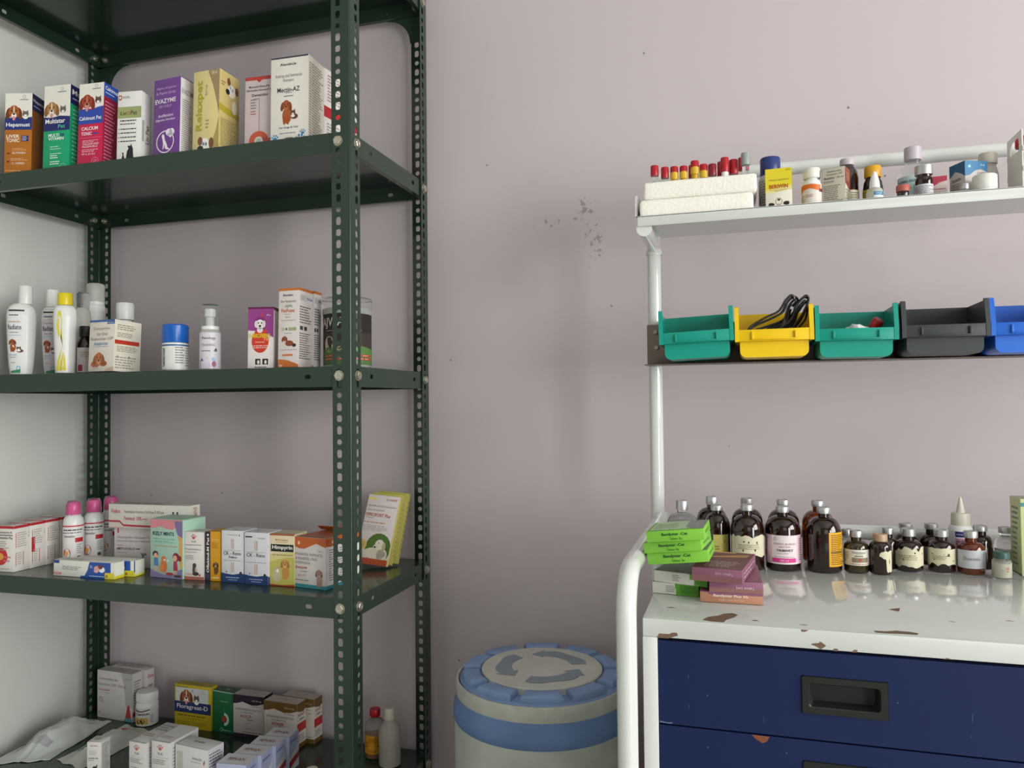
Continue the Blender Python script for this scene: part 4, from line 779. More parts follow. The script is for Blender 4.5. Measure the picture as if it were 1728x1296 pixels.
cx = carton('chew_carton', 'mint-green carton with a cartoon boy, girl and orange dog', -1.0901, 1.3091, Z4, -5, .0863, .0637, .1199, '9dbfae', side='a9cdb6', topcol='8fb3a0', flap=True,
  F=[('w', [(0, .84, 1), (.15, .85, 1), (.3, .88, 1), (.5, .84, 1), (.7, .83, 1), (.85, .9, 1), (1, .95, 1)], 'cc8088', 2), ('p', [(.75, .98), (.80, .82), (.86, .74), (1, .70), (1, .98)], '7a6a98', 3), ('p', [(.84, .72), (.9, .62), (.88, .5), (.93, .35), (.90, .22), (1, .15), (1, .74)], 'd0a060', 2), ('w', [(0, 0, .14), (.2, 0, .10), (.4, 0, .06), (.7, 0, .07), (.9, 0, .16), (1, 0, .18)], '8078a0', 3), ('t', 'KIZLY MINTS', .08, .725, .74, .79, '1c3a4c', .02), ('l', .1, .66, .8, .675, 1, '4a9a80'), ('l', .15, .6, .8, .64, 2, '6aa590'), ('l', .12, .53, .85, .56, 1, 'b89070'), ('r', .75, .03, .95, .07, '4a3c30', 4),
     # boy
     ('e', .16, .40, .0075, .0065, '2a2428', 4), ('e', .17, .37, .0055, .006, 'd8a088', 5), ('p', [(.12, .34), (.23, .34), (.26, .2), (.11, .2)], '4a78a8', 5), ('r', .14, .10, .17, .2, 'd8a088', 5), ('r', .19, .10, .22, .2, 'd8a088', 5),
     # dog
     ('e', .42, .325, .0065, .006, 'c87038', 5), ('e', .42, .20, .009, .013, 'c87038', 4), ('e', .36, .17, .006, .008, 'd07c40', 5), ('e', .45, .31, .003, .0025, 'e8c8a0', 6),
     # girl
     ('e', .80, .37, .009, .009, '7a2438', 4), ('e', .92, .35, .004, .006, '7a2438', 4), ('e', .77, .35, .0055, .006, 'd8a088', 5), ('p', [(.73, .30), (.83, .30), (.86, .14), (.72, .14)], 'a8304c', 5), ('r', .75, .07, .78, .14, 'd8a088', 5), ('r', .80, .07, .83, .14, 'd8a088', 5), ('e', .6, .08, .01, .003, 'a83038', 5), ('e', .55, .3, .002, .002, 'e0e0d0', 5)],
  R=[('l', .3, .2, .7, .5, 4, '8ab09c')])
carton('medicine_carton', 'slim white carton with red paw emblem and small dog beside the mint-green carton', -1.0431, 1.3147, Z4, 2, .046, .040, .0968, 'd6d2ce',
  F=[('paw', .48, .88, .0065, 'b8504a'), ('t', 'PUR', .38, .78, .60, .82, '8a8488', .006), ('r', .05, .725, .88, .735, '2a282c', 3), ('t', 'Prednisolone', .06, .62, .85, .665, '8c8688'), ('t', 'Suspension', .06, .56, .65, .60, '8c8688'), ('l', .06, .42, .5, .52, 3, '8c8688'), ('e', .52, .30, .0045, .005, '4a3c38', 5), ('e', .52, .19, .006, .01, 'b8aca4', 4), ('e', .49, .22, .003, .009, '4a3c38', 6), ('e', .58, .13, .0075, .004, '3c3230', 5), ('r', .05, .10, .85, .13, 'd0a098', 2), ('r', 0, 0, 1, .07, 'a8645a', 2), ('e', .78, .1, .002, .002, 'c04040', 4)],
  R=[('l', .2, .2, .8, .8, 8, '9a9696')], T=[('l', .2, .3, .8, .7, 2, 'a8a4a0')])
carton('medicine_carton', 'narrow navy and mustard carton with white lettering running up its spine', -1.0037, 1.3156, Z4, 3.5, .0352, .040, .0994, 'c8901c',
  F=[('r', 0, 0, .33, 1, '20243c', 1), ('t', 'Oflakind-M Pet', .09, .17, .26, .88, 'e6e4dc', .015, 1), ('e', .17, .93, .0022, .0022, 'e6e4dc', 4), ('r', .04, .04, .28, .14, '3a3c58', 2), ('l', .42, .82, .9, .85, 1, 'e8c880'), ('l', .42, .66, .92, .78, 4, 'a87818'), ('dog', .68, .33, .0055, dict(fur='6a4a2c', ear='3c2818', muz='c0a070', tongue=False, body='5a3c22')), ('l', .42, .04, .9, .1, 1, 'e8d8a0')], T=[('r', .3, .1, .98, .9, 'c8901c', 1)])
for nm, x, y, w, h, rot, lab, extra in (('CK - Reno', -.9476, 1.3126, .0519, .1034, .4, 'white and navy carton reading Feline under the name, left of its near twin', [('t', 'Feline', .34, .47, .70, .51, '4a484c', .02), ('t', 'VIVALDIS', .28, .905, .72, .93, '8a8684'), ('e', .8, .915, .0012, .003, '8a7a60', 3)]),
                           ('CK - Reno', -.8888, 1.3079, .055, .1024, -1.4, 'white and navy carton between its near twin and the yellow-green dog carton', [('r', .04, .90, .33, .925, '2c2a2c', 3), ('t', 'VIVALDIS', .56, .88, .88, .905, '8a8684')])):
    carton('medicine_carton', lab, x, y, Z4, rot, w, .045, h, 'cfd0d4',
      F=[('r', .42, .65, .47, .84, 'bcaaa4', 2), ('r', .49, .65, .56, .84, 'bcaaa4', 2), ('r', .42, .20, .47, .39, 'bcaaa4', 2), ('r', .49, .20, .56, .39, 'bcaaa4', 2), ('l', .1, .61, .9, .63, 1, '9a9a9c'), ('t', nm, .1, .53, .88, .60, '3c3a3e', .004), ('l', .1, .41, .9, .44, 1, '9a9a9c'), ('w', [(0, 0, .19), (.2, 0, .17), (.5, 0, .155), (.8, 0, .18), (1, 0, .18)], '1e3a6c', 2), ('paw', .22, .2, .002, '1e2a3c'), ('e', .86, .19, .003, .003, '1e2a3c', 4), ('l', .2, .08, .8, .12, 1, 'a8b4cc'), ('l', .3, .04, .7, .07, 1, 'a8b4cc')]+extra, T=[('r', .42, 0, .56, 1, 'c8c0bc', 1), ('l', .2, .3, .4, .7, 2, 'a0a0a0')], R=[('r', 0, 0, 1, .16, '1e3a6c', 1)], topcol='d2d3d6')
carton('medicine_carton', 'yellow-green carton with a golden dog and a black name band', -.8328, 1.3124, Z4, -.4, .0559, .045, .1009, 'dccfae',
  F=[('w', [(0, 0, .45), (.3, 0, .5), (.7, 0, .55), (1, 0, .55)], 'b8b45c', 1), ('w', [(0, .4, .6), (1, .5, .66)], 'cfc484', .6), ('r', 0, .97, 1, 1, 'a04a28', 2), ('t', 'Himalaya', .3, .86, .75, .905, 'c08a3c', .01), ('e', .26, .885, .0018, .0018, 'c08a3c', 4), ('l', .3, .83, .72, .85, 1, 'a89060'), ('r', .05, .66, .96, .80, '181c1a', 2), ('t', 'Himpyrin', .11, .685, .92, .78, 'f0ece0', .02), ('l', .12, .58, .9, .61, 1, '6a6454'), ('dog', .62, .425, .0085, dict(fur='c08848', ear='a06a30', muz='d8b070', tongue=False, body='b98648')), ('e', .28, .2, .009, .013, 'c0b494', 3), ('cat', .32, .33, .005, dict(fur='b8ac90')), ('w', [(0, 0, .03), (.5, 0, .02), (1, 0, .04)], 'b04a28', 9)],
  T=[('r', .02, .02, .98, .98, 'c8bca0', 1), ('r', .02, .02, .98, .12, 'b05a30', 2)])
ez = carton('medicine_carton', 'orange-topped white deworming carton with an opened lid, next to the front rack post', -.758, 1.3013, Z4, -9.5, .0755, .1037, .0975, 'd3cdca', side='dcdad6', topcol='9c5a38',
  F=[('w', [(0, .80, 1), (.15, .77, 1), (.3, .77, 1), (.5, .83, 1), (.7, .89, 1), (.85, .85, 1), (1, .82, 1)], 'bc5c28', 2), ('e', .13, .88, .003, .0035, 'e8b8a0', 4), ('t', '30 ml', .76, .73, .88, .755, '6a6466'), ('t', 'PYRANTEL PAMOATE', .02, .635, .88, .69, '8a8284'), ('t', '& FEBANTEL ORAL', .02, .55, .72, .605, '8a8284'), ('t', 'SUSPENSION', .02, .47, .50, .52, '8a8284'), ('t', 'Easypet', .02, .365, .40, .43, 'b8503a', .015), ('l', .18, .31, .4, .34, 1, '6a6466'), ('t', '&Eric OT', .1, .23, .35, .27, 'c87a5c'), ('l', .02, .13, .45, .17, 1, '6a6466'), ('r', 0, 0, 1, .075, '3a8890', 2),
     ('dog', .78, .31, .0075, dict(fur='a08074', ear='80584a', muz='b89a8c', tongue=False, body='a88a7e'))],
  R=[('w', [(0, .84, 1), (.15, .82, 1), (.3, .84, 1), (.6, .88, 1), (1, .84, 1)], 'bc5c28', 2), ('e', .2, .91, .003, .0035, 'e8b8a0', 4), ('r', 0, 0, 1, .075, '3a8890', 2), ('l', .08, .15, .95, .78, 14, '8a8488')])
b = MB(); b.prism([(-.0375, 0), (.0375, 0), (.036, .016), (-.036, .016)], (0, .025, .1005), (1, 0, 0), (0, -.85, .55), (0, -.5, -.8), .0006, ink('bc5c28')); b.build('open_flap', ez)
b = MB(); b.prism([(-.036, 0), (.030, 0), (.026, .028), (-.034, .028)], (-.004, .051, .0978), (1, 0, 0), (0, -.93, .36), (0, -.36, -.93), .0006, ink('b9b4a8')); b.build('inner_flap', ez)
FIB_F = [('r', .02, .925, .28, .955, 'd8c468', 2), ('e', .62, .94, .0028, .0028, 'a8a0a4', 4), ('t', 'SAVAVET', .68, .925, .95, .955, 'a8645c', .01), ('t', 'Fipronil and (S)-methoprene', .06, .815, .96, .855, '8f8688'), ('t', 'Spot-on Solution', .06, .755, .6, .795, '8f8688'), ('t', 'FIPROFORT Plus', .04, .68, .82, .73, 'b05a38', .014), ('l', .04, .65, .3, .67, 1, '8f8688'), ('l', .02, .58, .7, .61, 1, 'b07858'), ('l', .02, .47, .9, .56, 4, 'a89a94'),
  ('e', .62, .235, .0295, .0325, '4a6a2c', 3), ('e', .10, .27, .0115, .011, 'c8a860', 5), ('l', .03, .23, .2, .31, 3, '9a7a30'), ('e', .55, .16, .026, .0125, 'cfc8b4', 6), ('e', .78, .15, .012, .013, 'd4cdb9', 6), ('e', .66, .29, .0105, .011, 'd8d2c0', 7), ('e', .80, .27, .0042, .0085, 'b8a884', 8), ('e', .545, .255, .0055, .005, 'cfc8b4', 8), ('e', .525, .25, .0025, .002, '2a2420', 9), ('e', .63, .31, .0012, .0012, '2a2420', 9), ('r', 0, 0, 1, .085, 'a84e2a', 9), ('l', .06, .03, .92, .06, 1, 'd89878')]
for k, (x, y, t_, lab, c) in enumerate(((-.7290, 1.500, 19, 'front one of three slim flea treatment cartons leaning on the wall, puppy photo in view', 'cfc6c4'), (-.7260, 1.5165, 18.2, 'middle one of three slim flea treatment cartons leaning back, yellow-green edge', 'b4ac58'), (-.7190, 1.5330, 17.2, 'rearmost of three slim flea treatment cartons leaning back, just its side showing', 'a8a450'))):
    carton('flea_treatment_carton', lab, x, y, Z4+(.0003), 2+k, .0735, .010, .151+.002*k, c, tilt=t_, roll=5.0, side='b8b06a' if k else 'cfc680', F=FIB_F if k == 0 else [('l', .1, .1, .9, .9, 10, '8a8648')], R=[('l', .2, .1, .8, .9, 12, '8c8440')] if k else [], lift=.0015, group='leaning flea treatment cartons')

# ================================================================== RACK, BOTTOM VISIBLE SHELF
Z5 = ZS[5]
carton('medicine_carton', 'large white antibiotic carton with a grey curve and red wedge, in the corner', -1.4520, 1.566, Z5, -3.6, .1161, .030, .1186, 'cfcac8', side='c9c5c4', topcol='b5b0ae',
  F=[('t', 'Doxycycline for', .06, .79, .60, .86, '8f898a'), ('t', 'Injection USP 100mg', .04, .67, .82, .745, '8f898a'), ('t', 'Doxytech', .04, .57, .36, .62, 'b8565c', .01), ('l', .2, .53, .36, .55, 1, '8f898a'), ('t', '100 mg', .80, .86, .95, .90, '8f898a'), ('w', [(.68, .98, 1), (.74, .8, 1), (.79, .55, 1), (.80, .35, 1), (.85, .3, 1), (1, .3, 1)], 'b3b0b2', 1), ('l', .04, .33, .2, .45, 3, '8f898a'), ('p', [(.80, .075), (.86, .34), (.91, .34), (.96, .075)], 'b43a40', 3), ('p', [(.74, .0), (.80, .075), (.96, .075), (1, 0)], '5a9aa4', 3), ('e', .06, .12, .002, .002, 'b43a40', 3)],
  R=[('l', .1, .3, .9, .85, 10, '7f7b7c'), ('p', [(0, .1), (1, .16), (1, .24), (0, .2)], 'a83a44', 3)], T=[('l', .2, .3, .8, .7, 2, '9a9494')])
carton('medicine_carton', 'white antibiotic carton standing directly behind the large one with the red wedge', -1.438, 1.5985, Z5, -3.6, .115, .024, .1195, 'c9c5c4', T=[('l', .2, .3, .8, .7, 2, '9a9494')], R=[('l', .2, .1, .8, .7, 8, '7f7b7c'), ('t', 'Doxy', .1, .8, .9, .9, 'b8565c', .01)])
rt = empty('pill_jar', (-1.4165, 1.5755, Z5), (0, 0, face_rot(-1.4165, 1.5755))); tag(rt, 'white pill jar with a screw lid beside the large antibiotic carton', 'jar')
MB().lathe([(.022, 0), (.0258, .002), (.0262, .02), (.0262, .048), (.0245, .0535), (.0215, .056)], WPL, 44).build('jar_body', rt)
b = MB(); b.lathe([(.0235, .056), (.0248, .057)]+[(.0248, .0585+.0*k) for k in range(1)]+[(.0248, .077), (.0235, .0795), (.02, .0803), (.001, .0803)], WPL, 44)
for k in range(40): a = 2*pi*k/40; b.box(-.0005, -.0254, .0590, .0005, -.0246, .0765, WPL); 
n0 = len(b.v)-320
for k in range(40):
    a = 2*pi*k/40
    for i in range(8): x, y, z = b.v[n0+k*8+i]; b.v[n0+k*8+i] = (x*cos(a)-y*sin(a), x*sin(a)+y*cos(a), z)
b.build('screw_lid', rt)
b = MB(); W = Wrap(.0262, .005, .045, -.35, 1.9); strip(b, W, [(0, 0, 1), (1, 0, 1)], ink('d2d0cc'), 0); art(b, W, [('w', [(0, .82, .9), (.4, .78, .84), (.8, .86, .93)], '2a2c38', 3), ('t', 'Canivit', .12, .58, .78, .74, '2a2c38', .02), ('r', .03, .03, .72, .44, 'c8a860', 3), ('e', .25, .2, .005, .006, '6a3424', 4), ('e', .46, .22, .005, .006, '2a2420', 4), ('l', .8, .1, .98, .6, 5, '8a8a88')]); b.build('printed_label', rt)
def pillow(name, label, c, hgt, m, cat, nx=40, ny=26, seed=1, crimp=.0, sag=0, amp=.004):
    """sealed pouch: c = four corners (x, y) front-left, front-right, back-right, back-left; a wrinkled cushion between them"""
    r = random.Random(seed); ph = [r.uniform(0, 6) for _ in range(8)]; b = MB(); vs = []
    for top in (1, 0):
        for j in range(ny+1):
            for i in range(nx+1):
                u, v = i/nx, j/ny
                x = (c[0][0]*(1-u)+c[1][0]*u)*(1-v)+(c[3][0]*(1-u)+c[2][0]*u)*v
                y = (c[0][1]*(1-u)+c[1][1]*u)*(1-v)+(c[3][1]*(1-u)+c[2][1]*u)*v
                e = (min(1, max(0, (u-crimp)/.42))*min(1, max(0, (1-crimp-u)/.42)))*min(1, v/.35)*min(1, (1-v)/.35)
                e = e*e*(3-2*e)
                wr = sin(u*17+ph[0]+3*sin(v*5+ph[1]))*sin(v*11+ph[2]+2*sin(u*7+ph[3]))+.6*sin(u*31+v*13+ph[4])*sin(v*23-u*9+ph[5])+.3*sin(u*57+ph[6])*sin(v*49+ph[7])
                z = (hgt*e+amp*wr*(.25+.75*e)+amp*.9) if top else .0003+.3*(amp*wr*(1-e)+amp*.9)*(1-e)
                z = max(z, .0003 if not top else .0008)
                x += .0025*sin(v*9+ph[1])*(1-e); y += .003*sin(u*13+ph[2])*(1-e)
                vs.append((x, y, z))
    N = (nx+1)*(ny+1); fs = []
    for j in range(ny):
        for i in range(nx):
            a = j*(nx+1)+i; fs.append((a, a+1, a+nx+2, a+nx+1)); fs.append((N+a+nx+1, N+a+nx+2, N+a+1, N+a))
    edge = [i for i in range(nx+1)]+[j*(nx+1)+nx for j in range(1, ny+1)]+[ny*(nx+1)+i for i in range(nx-1, -1, -1)]+[j*(nx+1) for j in range(ny-1, 0, -1)]
    for k in range(len(edge)): a, d = edge[k], edge[(k+1) % len(edge)]; fs.append((N+a, N+d, d, a))
    b.add(vs, fs, m); ox, oy = sum(p[0] for p in c)/4, sum(p[1] for p in c)/4
    b.v = [(x-ox, y-oy, z) for x, y, z in b.v]; o = b.build(name, None, (ox, oy, Z5+.0002), ang=60); tag(o, label, cat)
    return o, vs, nx, ox, oy
BAGM = mat('silvery_film', 'c6cbc9', .28, var=.08, vscale=30, coat=.3, bump=.3)
def patch(o, data, cells, m, name, lift=.0006):
    _, vs, nx, ox, oy = data; b = MB()
    for i, j in cells:
        q = [vs[j*(nx+1)+i], vs[j*(nx+1)+i+1], vs[(j+1)*(nx+1)+i+1], vs[(j+1)*(nx+1)+i]]
        b.add([(x-ox, y-oy, z+lift) for x, y, z in q], [(0, 1, 2, 3)], m)
    p = b.build(name, o, ang=60); return p
D1 = pillow('plastic_pouch', 'crumpled silvery-white pouch lying against the left wall on the lowest shelf', [(-1.592, 1.300), (-1.478, 1.352), (-1.508, 1.556), (-1.596, 1.548)], .036, BAGM, 'pouch', seed=3, amp=.0032)
patch(D1[0], D1, [(i, j) for i in range(10, 17) for j in range(12, 17) if (i*3+j) % 7], mat('grey_print', '8b8f90', .4), 'printed_patch')
patch(D1[0], D1, [(i, j) for i in range(6, 30) for j in (5, 6)], mat('faint_print', 'a7abaa', .4), 'faint_lettering')
D2 = pillow('medicine_sachet', 'flat white sachet with a green end panel and small red print, beside the silvery pouch', [(-1.462, 1.356), (-1.372, 1.338), (-1.352, 1.533), (-1.462, 1.550)], .022, mat('white_film', 'cfcfca', .35, coat=.2), 'sachet', seed=8, amp=.0022)
patch(D2[0], D2, [(i, j) for i in range(2, 37) for j in range(6, 10)], mat('green_panel', '2c7a62', .4), 'green_panel')
patch(D2[0], D2, [(i, j) for i in range(15, 24) for j in range(18, 20)], mat('red_print_patch', 'b8605c', .4), 'red_print')
carton('medicine_carton', 'small slim white carton at the front of the lowest shelf beside the sachet', -1.2855, 1.2999, Z5, 11.2, .0308, .0313, .0842, 'd2d0cc',
  F=[('e', .28, .91, .0012, .0012, 'b8605c', 4), ('t', 'SAVAVET', .35, .895, .78, .925, 'a8645c', .01), ('l', .15, .68, .85, .80, 3, 'b4b0ae'), ('t', 'Canofix Vet', .1, .59, .8, .63, '3a383a', .01), ('l', .1, .54, .5, .57, 1, '6a686a'), ('p', [(.35, .35), (.5, .42), (.6, .4), (.75, .46), (.7, .3), (.4, .3)], '2a2826', 4)],
  R=[('l', .1, .05, .9, .95, 18, '77757a')], T=[('l', .2, .3, .8, .7, 2, '8a8888')])
PUR2 = [('paw', .48, .865, .0075, 'b8645a'), ('t', 'PUR', .36, .74, .64, .79, '7888a0', .01), ('r', .04, .69, .96, .695, '9a9896', 2), ('l', .08, .55, .85, .66, 3, '8c8a8c'), ('l', .08, .2, .85, .48, 6, '9c9a9c')]
carton('medicine_carton', 'long white carton with paw emblem, leftmost of the pair on the lowest shelf', -1.1742, 1.2999, Z5, -4.6, .0432, .1000, .0932, 'cfcdca', F=PUR2, R=[('l', .1, .1, .9, .9, 12, 'a0a0a2')], T=[('l', .1, .3, .8, .45, 2, 'a88a88'), ('l', .1, .6, .9, .9, 3, '9a98a0')], side='d6d6d4')
carton('medicine_carton', 'long white carton with paw emblem, between its twin and the gold-barred carton', -1.1140, 1.3001, Z5, -2.5, .0460, .0820, .1015, 'cfcdca', F=PUR2, R=[('l', .1, .1, .9, .9, 12, 'a0a0a2')], T=[('l', .1, .2, .8, .35, 2, 'a88a88')], side='d6d6d4', topcol='d4d2d0')
carton('medicine_carton', 'wide white carton with gold upright bars at the picture bottom', -1.0230, 1.2999, Z5, -6.6, .0860, .0437, .0975, 'cfd0cf', side='cfcfd6',
  F=[('r', .07+.035*k, .3, .085+.035*k, .88, 'a8a070', 2) for k in range(5)]+[('t', 'VIVALDIS', .52, .76, .82, .81, '8f8a84', .01), ('p', [(.86, .72), (.90, .80), (.92, .74), (.89, .68)], '8a7a50', 3), ('l', .5, .70, .8, .73, 1, 'a09c98'), ('l', .05, .1, .5, .22, 2, '9a9a9a')],
  R=[('l', .1, .62, .9, .92, 5, '5f5f60'), ('r', .35, .05, .9, .5, '8886a0', 2)], T=[('t', 'VIVALDIS', .3, .5, .62, .66, '6a6a6c', .01)])
carton('medicine_carton', 'yellow carton with a navy band and a dog and cat on white', -1.2294, 1.5740, Z5, -1.6, .1071, .0234, .1044, 'b8a420', topcol='a8962a',
  F=[('r', .03, .60, .93, .93, 'c9ccc8', 1), ('r', 0, .36, 1, .61, '1c2c60', 2), ('t', 'Floragreat-D', .07, .42, .92, .55, 'dcdcdc', .012), ('dog', .33, .73, .0165, dict(fur='9c5c34', ear='6b3413')), ('cat', .61, .69, .009, dict(fur='5a524a')), ('l', .05, .92, .38, .96, 1, '7a6c20'), ('o', .5, .87, .003, .0012, '5c7894'), ('o', .78, .87, .003, .0007, '7c94a8', 4), ('l', .68, .82, .92, .84, 1, '7c94a8'), ('l', .1, .27, .85, .32, 1, '5a5214'), ('l', .3, .22, .75, .25, 1, '7a6c20'), ('o', .12, .13, .003, .001, '5a5214'), ('l', .18, .08, .45, .17, 2, '8a7a20'), ('l', .5, .08, .9, .17, 2, '8a7a20')],
  R=[('l', .2, .2, .8, .8, 5, '8a7a20')], T=[('l', .2, .3, .8, .7, 2, '7a6c20')])
carton('medicine_carton', 'green carton with a red dot and white arc between the yellow and the purple-banded carton', -1.1600, 1.5730, Z5, -5.6, .0690, .0290, .0980, '17663c', topcol='1b5034',
  F=[('r', 0, .975, 1, .995, 'a8c8b4', 3), ('l', .35, .74, .66, .77, 1, '9cc8ac'), ('r', .5, .35, .505, .62, '9cc8ac', 3), ('o', .50, .33, .0155, .0065, 'c0d4c4', 3, -1.5, 1.5), ('e', .50, .33, .0065, .0065, 'b8362c', 4), ('o', .40, .075, .0045, .001, 'a8ccb4', 3), ('l', .46, .05, .8, .09, 1, 'a8ccb4')], R=[('l', .2, .2, .8, .8, 5, '4a8a64')], T=[('e', .5, .5, .006, .004, '6a9a7c', 3)])
def intacef(col, txt):
    wave = [(0, .78, 1), (.15, .80, 1), (.3, .84, 1), (.45, .81, 1), (.6, .775, 1), (.8, .79, 1), (1, .84, 1)]
    return dict(F=[('w', wave, col, 2), ('r', 0, 0, 1, .10, col, 2), ('t', '562.50 mg', .62, .86, .92, .905, 'c8c0b0', .004), ('t', 'For IM/IV Use', .62, .735, .92, .765, '5a5658'), ('t', 'CEFTRIAXONE & TAZOBACTAM', .06, .64, .9, .69, '807a78'), ('t', 'FOR INJECTION', .24, .57, .66, .61, '807a78'), ('t', 'INTACEF', .24, .475, .60, .54, 'b85044', .012), ('t', txt, .45, .41, .66, .46, '4a4648', .01), ('l', .4, .33, .58, .36, 1, 'c87a6a'), ('l', .35, .2, .6, .24, 1, 'c87a6a'), ('l', .3, .12, .95, .16, 1, '6a6668')],
      R=[('w', [(0, .84, 1), (.3, .80, 1), (.7, .77, 1), (1, .82, 1)], col, 2), ('r', 0, 0, 1, .10, col, 2), ('t', 'INTACEF', .15, .70, .85, .76, 'b85044', .012), ('l', .3, .60, .8, .66, 1, '5a5658'), ('r', 0, .36, 1, .55, 'b42c28', 3), ('l', .1, .15, .9, .3, 3, '8a8684')],
      T=[('t', 'INTACEF', .32, .45, .68, .62, 'a8908c', .01)])
carton('medicine_carton', 'white injection carton with a dark purple wave, right of the green carton', -1.0765, 1.5650, Z5, -.6, .0840, .0341, .0999, 'c4beba', topcol='b5afaa', **intacef('2b1c2e', 'Tazo'))
carton('medicine_carton', 'white injection carton with a brown wave, nearer of two', -.9742, 1.5430, Z5, -2.9, .0899, .0344, .1018, 'cbc3ba', topcol='bcb2a4', side='cdc6bc', **intacef('6b4f26', 'forte'))
carton('medicine_carton', 'white injection carton with a brown wave, farther one against the rack back', -.9520, 1.5795, Z5, -3, .0900, .0320, .1018, 'c4bcb2', topcol='b5ab9e', side='cdc6bc', **intacef('6b4f26', 'forte'))
for k in range(4):
    x, y = -.9341+.0021*k, 1.3000+.0465*k
    carton('medicine_carton', ['nearest small lavender carton of four in a row receding from the picture bottom', 'second nearest of four small lavender cartons in a receding row', 'third nearest of four small lavender cartons in a receding row', 'farthest of four small lavender cartons in a receding row'][k], x, y, Z5, 6, .0640-.002*k, .0440, .0800-.0012*k, 'a9b0cc', group='row of small lavender cartons', topcol='ccccd0', side='a4abc8',
      F=[('l', .1, .6, .9, .9, 4, '7880a8')], R=[('w', [(0, 0, .42), (1, 0, .62)], 'c9c9cc', 2), ('w', [(0, .12, .3), (1, .24, .42)], 'a8343a', 3), ('l', .1, .75, .8, .9, 1, '7880a8')], T=[('t', 'FIPVAN', .22, .35, .78, .62, '99706c', .015)])
# bottles at the right end of this shelf
x, y = -.7900, 1.565
rt = empty('medicine_bottle', (x, y, Z5), (0, 0, face_rot(x, y))); tag(rt, 'clear bottle with a red cap and an orange-yellow label behind the front post', 'bottle')
MB().lathe(profile(.0225, .062, .0085, .084, .094), CLEAR, 40).build('glass_body', rt)
MB().lathe([(.0205, .002), (.0213, .006), (.0213, .050)], mat('orange_liquid', '9a5a1c', .2), 32).build('contents', rt)
MB().lathe([(.0108, .088), (.0118, .090), (.0120, .1015), (.011, .104), (.001, .1045)], RCAP, 32).build('red_cap', rt)
b = MB(); W = Wrap(.0225, .012, .052, 0, 3.6); strip(b, W, [(0, 0, 1), (1, 0, 1)], ink('c08a1e'), 0); art(b, W, [('r', .55, .3, .75, .5, 'b05018', 3), ('l', .3, .6, .8, .9, 3, '8a4a18'), ('l', .3, .1, .7, .25, 2, '8a4a18'), ('o', .22, .5, .006, .002, 'b04020')]); b.build('printed_label', rt)
x, y = -.7400, 1.5350
rt = empty('plastic_bottle', (x, y, Z5), (0, 0, face_rot(x, y))); tag(rt, 'translucent plastic squeeze bottle with a ribbed white cap, right of the front rack post', 'bottle')
MB().lathe([(.019, 0), (.0232, .0025), (.0238, .03), (.0236, .070), (.0215, .083), (.0150, .0925), (.0115, .096), (.011, .099)], mat('frosted_plastic', 'b7b3a8', .4, trans=.45, ior=1.2), 40).build('bottle_body', rt)
b = MB(); b.lathe([(.0118, .0985), (.0122, .0995), (.0108, .120), (.0100, .1225), (.001, .123)], mat('ivory_cap', 'b8b4a4', .5), 32); b.build('cap', rt)
rt = empty('medicine_bottle', (-.8000, 1.318, Z5), (0, 0, 0)); tag(rt, 'small bottle of which only the round cream lid shows beside the front post', 'bottle')
MB().lathe([(.013, 0), (.016, .002), (.016, .058), (.011, .066)], WPL, 32).build('bottle_body', rt)
MB().lathe([(.0118, .066), (.0122, .067), (.0122, .080), (.0112, .0825), (.001, .083)], mat('cream_lid', 'c8c2b0', .4), 32).build('cap', rt)

# ================================================================== CART TOP: STACKED TABLET BOXES
ZC = ZT
GB, PB, LG = '79b83e', '8c5a74', '5a9c30'
def gbox(lab, X, Y, z, rot, w, d, h, roll, tilt, g):
    return carton('tablet_carton', lab, X, Y, z, rot, w, d, h, GB, roll=roll, tilt=tilt, group=g,
      F=[('t', 'Bandystar -Cat', .27, .46, .72, .80, '1f4a28', .02), ('t', 'Tablets  Rx', .40, .14, .62, .36, '3a6a30', .008)], R=[('l', .2, .3, .8, .7, 1, '5a9a34')], L=[('l', .2, .3, .8, .7, 1, '5a9a34')],
      T=[('r', .06, .10, .70, .97, 'a9c49a', 2), ('w', [(.66, .30, .97), (.80, .08, .97), (.985, .03, .97)], '7f8484', 3), ('l', .75, .3, .9, .5, 3, 'b8c0b8'), ('l', .1, .2, .6, .8, 4, '8fae80')])
carton('tablet_carton', 'white and green tablet box lying at the bottom left of the stacked boxes', -.0567, 1.0712, ZC+.0003, -9, .0640, .075, .0157, 'cfcfc4', topcol=LG, F=[('w', [(.52, 0, 1), (.60, 0, 1), (.62, 0, 1), (1, 0, 1)], LG, 1), ('l', .30, .2, .50, .8, 4, '8a8c88'), ('r', .50, .55, .62, 1, LG, 2), ('r', .60, .2, .98, .85, '4c8a2c', 3)], R=[('r', .0, .0, 1, 1, '4c8a2c', 1)])
carton('tablet_carton', 'white and green tablet box lying askew on the bottom left box, under the shadow gap', -.0445, 1.0600, ZC+.0165, -16, .0760, .075, .0155, 'd2d0c8', topcol='3c6a28', F=[('r', .76, 0, 1, 1, LG, 1), ('r', .68, .5, .78, 1, LG, 2), ('l', .36, .2, .54, .8, 4, '8a8c88'), ('r', .78, .15, .97, .85, '4c8a2c', 3)], R=[('r', .0, .0, 1, 1, '4c8a2c', 1)])
carton('tablet_carton', 'peach-fronted dewormer tablet box at the bottom right of the stacked boxes', .0254, 1.0493, ZC+.0003, .2, .0793, .120, .0139, 'b88468', topcol='8a5a6c', side=PB, F=[('t', 'Bandystar Plus XL', .22, .50, .78, .80, 'f0e6dc', .015), ('t', 'Tablets (vet) Oral use', .30, .18, .70, .38, 'e0c8b8'), ('w', [(0, .92, 1), (.13, .92, 1), (.14, .72, 1), (.4, .78, 1), (1, .80, 1)], PB, .8)])
